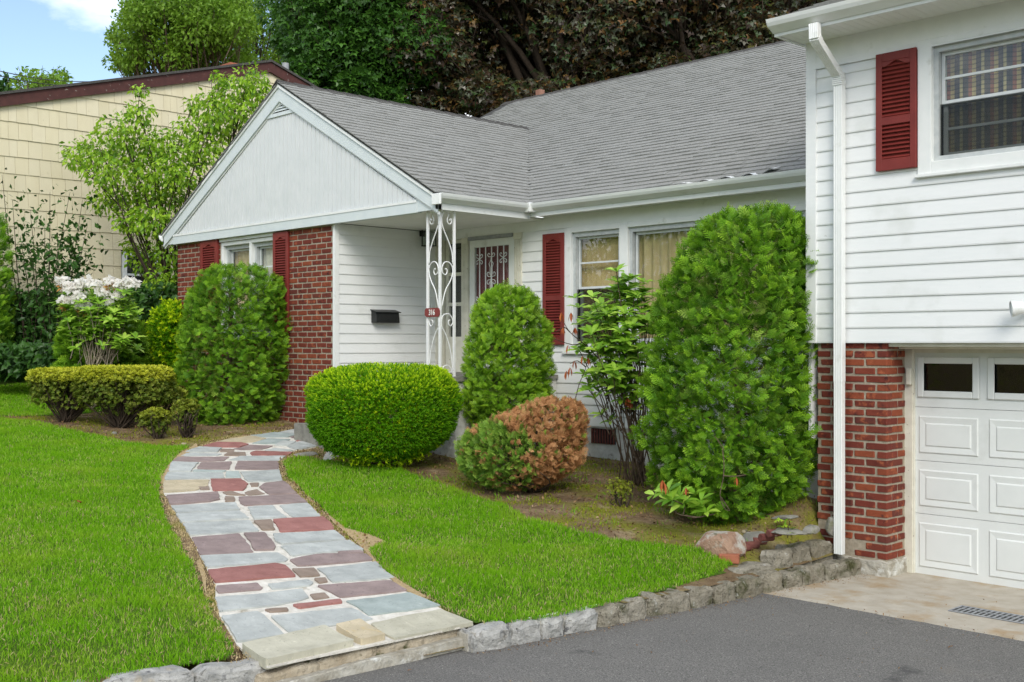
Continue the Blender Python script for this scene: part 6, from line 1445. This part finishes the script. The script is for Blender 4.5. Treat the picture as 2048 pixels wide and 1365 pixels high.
# the maroon maples behind the roof
tree('maple_tree', 'big maroon leaved maple rising behind the middle of the roof', gpos(1180, 31), .38, clus((820, 1330, -260, 150), (28, 34), 58, 1.25, 600) + clus((810, 1320, 60, 245), (28, 33), 32, .95, 520), MAPLE, 'maroon', .15, 'barkdark', hang=.45, flat=.6)
tree('maple_tree', 'second maroon maple, behind the roof next to the garage wing', gpos(1500, 30), .34, clus((1290, 1720, -260, 110), (27, 33), 56, 1.2, 560) + clus((1300, 1600, 40, 150), (28, 32), 14, .8, 600), MAPLE, 'maroon', .15, 'barkdark', hang=.45, flat=.6)
tree('maple_tree', 'dark green maple behind the gable roof, beside the maroon maple', gpos(690, 31), .22, clus((585, 815, -260, 110), (27.5, 33), 62, 1.15, 520) + clus((590, 815, 70, 205), (27.5, 31), 30, .85, 700), MAPLE, 'maple', .155, 'barkdark', hang=.4, flat=.6)
tree('deciduous_tree', 'light green tree against the blue sky behind the yellow house roof', gpos(380, 46), .16, clus((262, 500, -10, 150), (43, 49), 64, .85, 400) + clus((228, 300, 30, 145), (44, 48), 14, .5, 130) + clus((340, 420, -20, 20), (44, 48), 6, .6, 200), LEAF, 'lighttree', .19, 'bark', flat=.85)
tree('deciduous_tree', 'thin airy light green tree between the yellow house and the dark maple', gpos(490, 52), .14, clus((440, 590, -120, 160), (48, 56), 46, .8, 220), LEAF, 'lighttree', .17, 'barkdark', flat=.8)
tree('deciduous_tree', 'sunlit yellow green tree seen through gaps behind the maroon maples', gpos(1250, 60), .5, clus((860, 1720, -300, 200), (56, 64), 90, 2.3, 190), LEAF, 'lighttree', .45, 'bark')
tree('deciduous_tree', 'dark green treetop at the far end of the yellow house roof', gpos(0, 60), .3, clus((-40, 16, 150, 200), (58, 62), 10, .7, 160), LEAF, 'darkleaf', .3, 'bark')
tree('deciduous_tree', 'small yellow green treetop beside the cloud above the yellow roof', gpos(80, 60), .3, clus((30, 125, 150, 185), (58, 62), 14, .7, 90), LEAF, 'lighttree', .28, 'bark')
# saplings before the yellow house
cl = []
for (x, y, r, n) in ((165, 310, .34, 150), (200, 300, .36, 170), (240, 260, .36, 170), (280, 225, .26, 110), (215, 345, .4, 200), (255, 320, .42, 230), (300, 290, .42, 240), (345, 300, .40, 230), (390, 260, .36, 200), (430, 230, .34, 190), (470, 190, .34, 180), (500, 160, .3, 150), (520, 185, .28, 130), (455, 255, .34, 190), (410, 300, .38, 220), (360, 345, .42, 250), (310, 350, .42, 250), (265, 385, .40, 230), (220, 400, .34, 170), (320, 400, .40, 230), (370, 390, .36, 200), (300, 440, .34, 170), (340, 450, .34, 170), (260, 440, .3, 140), (420, 200, .22, 90), (440, 160, .18, 60), (340, 500, .36, 180), (300, 520, .34, 160), (330, 560, .34, 160), (345, 590, .3, 140), (280, 180, .14, 36), (150, 320, .18, 40), (270, 490, .26, 100), (385, 210, .15, 50), (490, 225, .3, 150)):
    p = at_px(x, y, U(19.2, 20.4)); cl.append((p[0], p[1], p[2], r * 1.15, int(n * 1.75)))
tree('young_tree', 'bushy young tree with drooping leaves between the yellow house and the gable', gpos(350, 19.9, 1.4), .06, cl, LEAF, 'midtree', .095, 'barkdark', hang=.7, flat=.75, fork=.25)
def sapling(label, base, Zd, tips, mat='darkleaf', leaf=.11, group=None):
    b = at_px(base[0], base[1], Zd); g_ = 1.35; root = thing('sapling', label, 'sapling', (b[0], b[1], g_), group); m = MB(); P_, D_ = [], []
    for (x, y, dens) in tips:
        t = Vector(at_px(x, y, Zd + U(-.3, .3))); bb = Vector((b[0] + U(-.1, .1), b[1] + U(-.1, .1), g_)); mid = bb.lerp(t, .5) + Vector((U(-.12, .12), U(-.12, .12), .1)); cur = smooth([bb, mid, t], 8); m.tube(cur, .014, 5, .003)
        for i, p in enumerate(cur[4:]):
            k = int(dens * (.35 + .65 * math.sin(math.pi * min(1, (i + 4) / len(cur) * .9))))
            sp = .05 + .26 * (1 - i / len(cur)); P_ += [np.array(p) + rng.normal(size=3) * sp for _ in range(k)]
    m.build('stem', M['barkdark'], root, True); P_ = np.array(P_); k = len(P_); d = norm(rand3(k) + UP * .15); o = scatter('foliage', M[mat], LEAF, P_, frames(d, UP * .8 + rand3(k) * .7), rng.uniform(leaf * .6, leaf * 1.2, k), root); o['kind'] = 'stuff'
sapling('spindly sapling with arching twigs against the yellow shingles', (70, 640), 19.6, [(4, 350, 6), (25, 400, 9), (60, 420, 8), (100, 385, 6), (140, 385, 6), (40, 470, 14), (90, 440, 10)])
sapling('denser dark sapling left of the neighbour window', (120, 640), 19.2, [(115, 470, 18), (150, 470, 18), (175, 450, 14), (100, 500, 20), (140, 520, 22), (165, 400, 8), (60, 500, 18), (180, 520, 14)], 'darkleaf', .12)
# ivy over the dark basement wall and ground cover below it
def mass(name, label, region, Zr, n, mat, leaf, kind='stuff', tpl=LEAF):
    P_ = np.array([at_px(U(region[0], region[1]), U(region[2], region[3]), U(*Zr)) for _ in range(n)]); P_[:, 2] = np.maximum(P_[:, 2], land_z(P_[:, 0], P_[:, 1]) + .03)
    k = n; d = norm(rand3(k) + UP * -.2); o = scatter(name, M[mat], tpl, P_, frames(d, norm(-FWa + UP * .6 + rand3(k) * .8)), rng.uniform(leaf * .6, leaf * 1.3, k)); o['label'] = label; o['kind'] = kind
mass('ivy', 'dark ivy hanging over the brown basement wall', (-40, 135, 585, 740), (19.6, 20.4), 4200, 'darkleaf', .12)
mass('undergrowth', 'leafy undergrowth at the edge of the far lawn', (-40, 130, 690, 752), (17.6, 18.6), 2200, 'darkleaf', .13)
mass('undergrowth', 'leaves of low plants in front of the dark basement wall', (255, 350, 570, 700), (18.9, 19.8), 1500, 'darkleaf', .13)
m = MB(); fp = [at_px(x, 605, 20.3) for x in (-80, 118)]; fp = [np.array([p[0], p[1], 0]) for p in fp]
# dark fence end by the ivy
fz0, fz1 = 1.2, float(at_px(50, 606, 20.3)[2]); nfb = 12
fence = thing('wood_fence', 'dark brown wooden fence under the ivy', 'fence', (fp[0][0], fp[0][1], fz0))
for i in range(nfb):
    a, c = fp[0] + (fp[1] - fp[0]) * i / nfb, fp[0] + (fp[1] - fp[0]) * (i + .96) / nfb
    m = MB(); dd = np.array([FW[0], FW[1], 0]) * .03; m.prism([(*a[:2], fz0), (*c[:2], fz0), (*c[:2], fz1), (*a[:2], fz1)], tuple(dd)); m.build('fence_board', M['brownwall'], fence)
# ivy sprig by the rocks, fallen leaf on the lawn, wires
p = onG(1575, 1065, None, .05); sp = thing('ivy_sprig', 'small bright green ivy sprig among the slates', 'plant', p)
for i in range(9):
    y = Vector((U(-1, 1), U(-1, 1), U(-.1, .5))).normalized(); z = Vector((U(-.4, .4), U(-.4, .4), 1)).normalized(); x = y.cross(z).normalized(); z = x.cross(y)
    mm = bpy.data.meshes.get('ivy_leaf') or bpy.data.meshes.new('ivy_leaf')
    if not len(mm.vertices): mm.from_pydata(MAPLE[0].tolist(), [], MAPLE[1].tolist()); mm.materials.append(M['midtree'])
    inst('leaf', mm, sp, TRS(p + Vector((U(-.09, .09), U(-.06, .06), U(0, .10))), x * .06, y * .06, z * .06))
m = MB(); m.tube([p - Vector((0, 0, .05)), p + Vector((.02, 0, .1))], .004, 4); m.build('stem', M['barkdark'], sp)
def fallen(px, py, label, size, mat='rhododead', f=None):
    p = onG(px, py, f, .0); me = bpy.data.meshes.new('fallen_leaf'); me.from_pydata(MAPLE[0].tolist(), [], MAPLE[1].tolist()); me.materials.append(M[mat]); o = link(bpy.data.objects.new('fallen_leaf', me)); o.location = p + Vector((0, 0, .05 if f is None else .014)); o.scale = (size,) * 3; o.rotation_euler = (U(-.5, .5), U(-.5, .5), U(0, 6)); tag(o, label, 'leaf')
fallen(163, 1016, 'curled rust red leaf lying on the open lawn', .085)
fallen(1905, 1298, 'small tan leaf on the asphalt below the drain', .045, 'deadfol', lambda X, Y: drive_z(Y))
fallen(822, 1345, 'tiny dry leaf on the asphalt before the walkway step', .03, 'deadfol', lambda X, Y: drive_z(Y))
for i, (a, c) in enumerate((((-60, 128), (215, 163)), ((-60, 138), (215, 172)))):
    A, B = Vector(at_px(*a, 42)), Vector(at_px(*c, 52)); m = MB(); m.tube([A.lerp(B, t) - Vector((0, 0, .25 * math.sin(math.pi * t))) for t in [k / 10 for k in range(11)]], .018, 4)
    tag(m.build('power_line', M['black']), ['upper black power line crossing the sky over the yellow roof', 'lower black power line crossing the sky over the yellow roof'][i], 'cable')
# woods across the street, mirrored in the window glass
P_ = np.column_stack([rng.uniform(-60, 60, 9000), rng.uniform(-44, -34, 9000), rng.random(9000) ** .8 * 13])
P_[:, 2] *= .75 + .25 * np.sin(P_[:, 0] * .35); k = len(P_)
o = scatter('woods', M['midtree'], LEAF, P_, frames(rand3(k), rand3(k)), rng.uniform(.9, 1.8, k)); o['kind'] = 'stuff'; o['label'] = 'woods on the far side of the street'
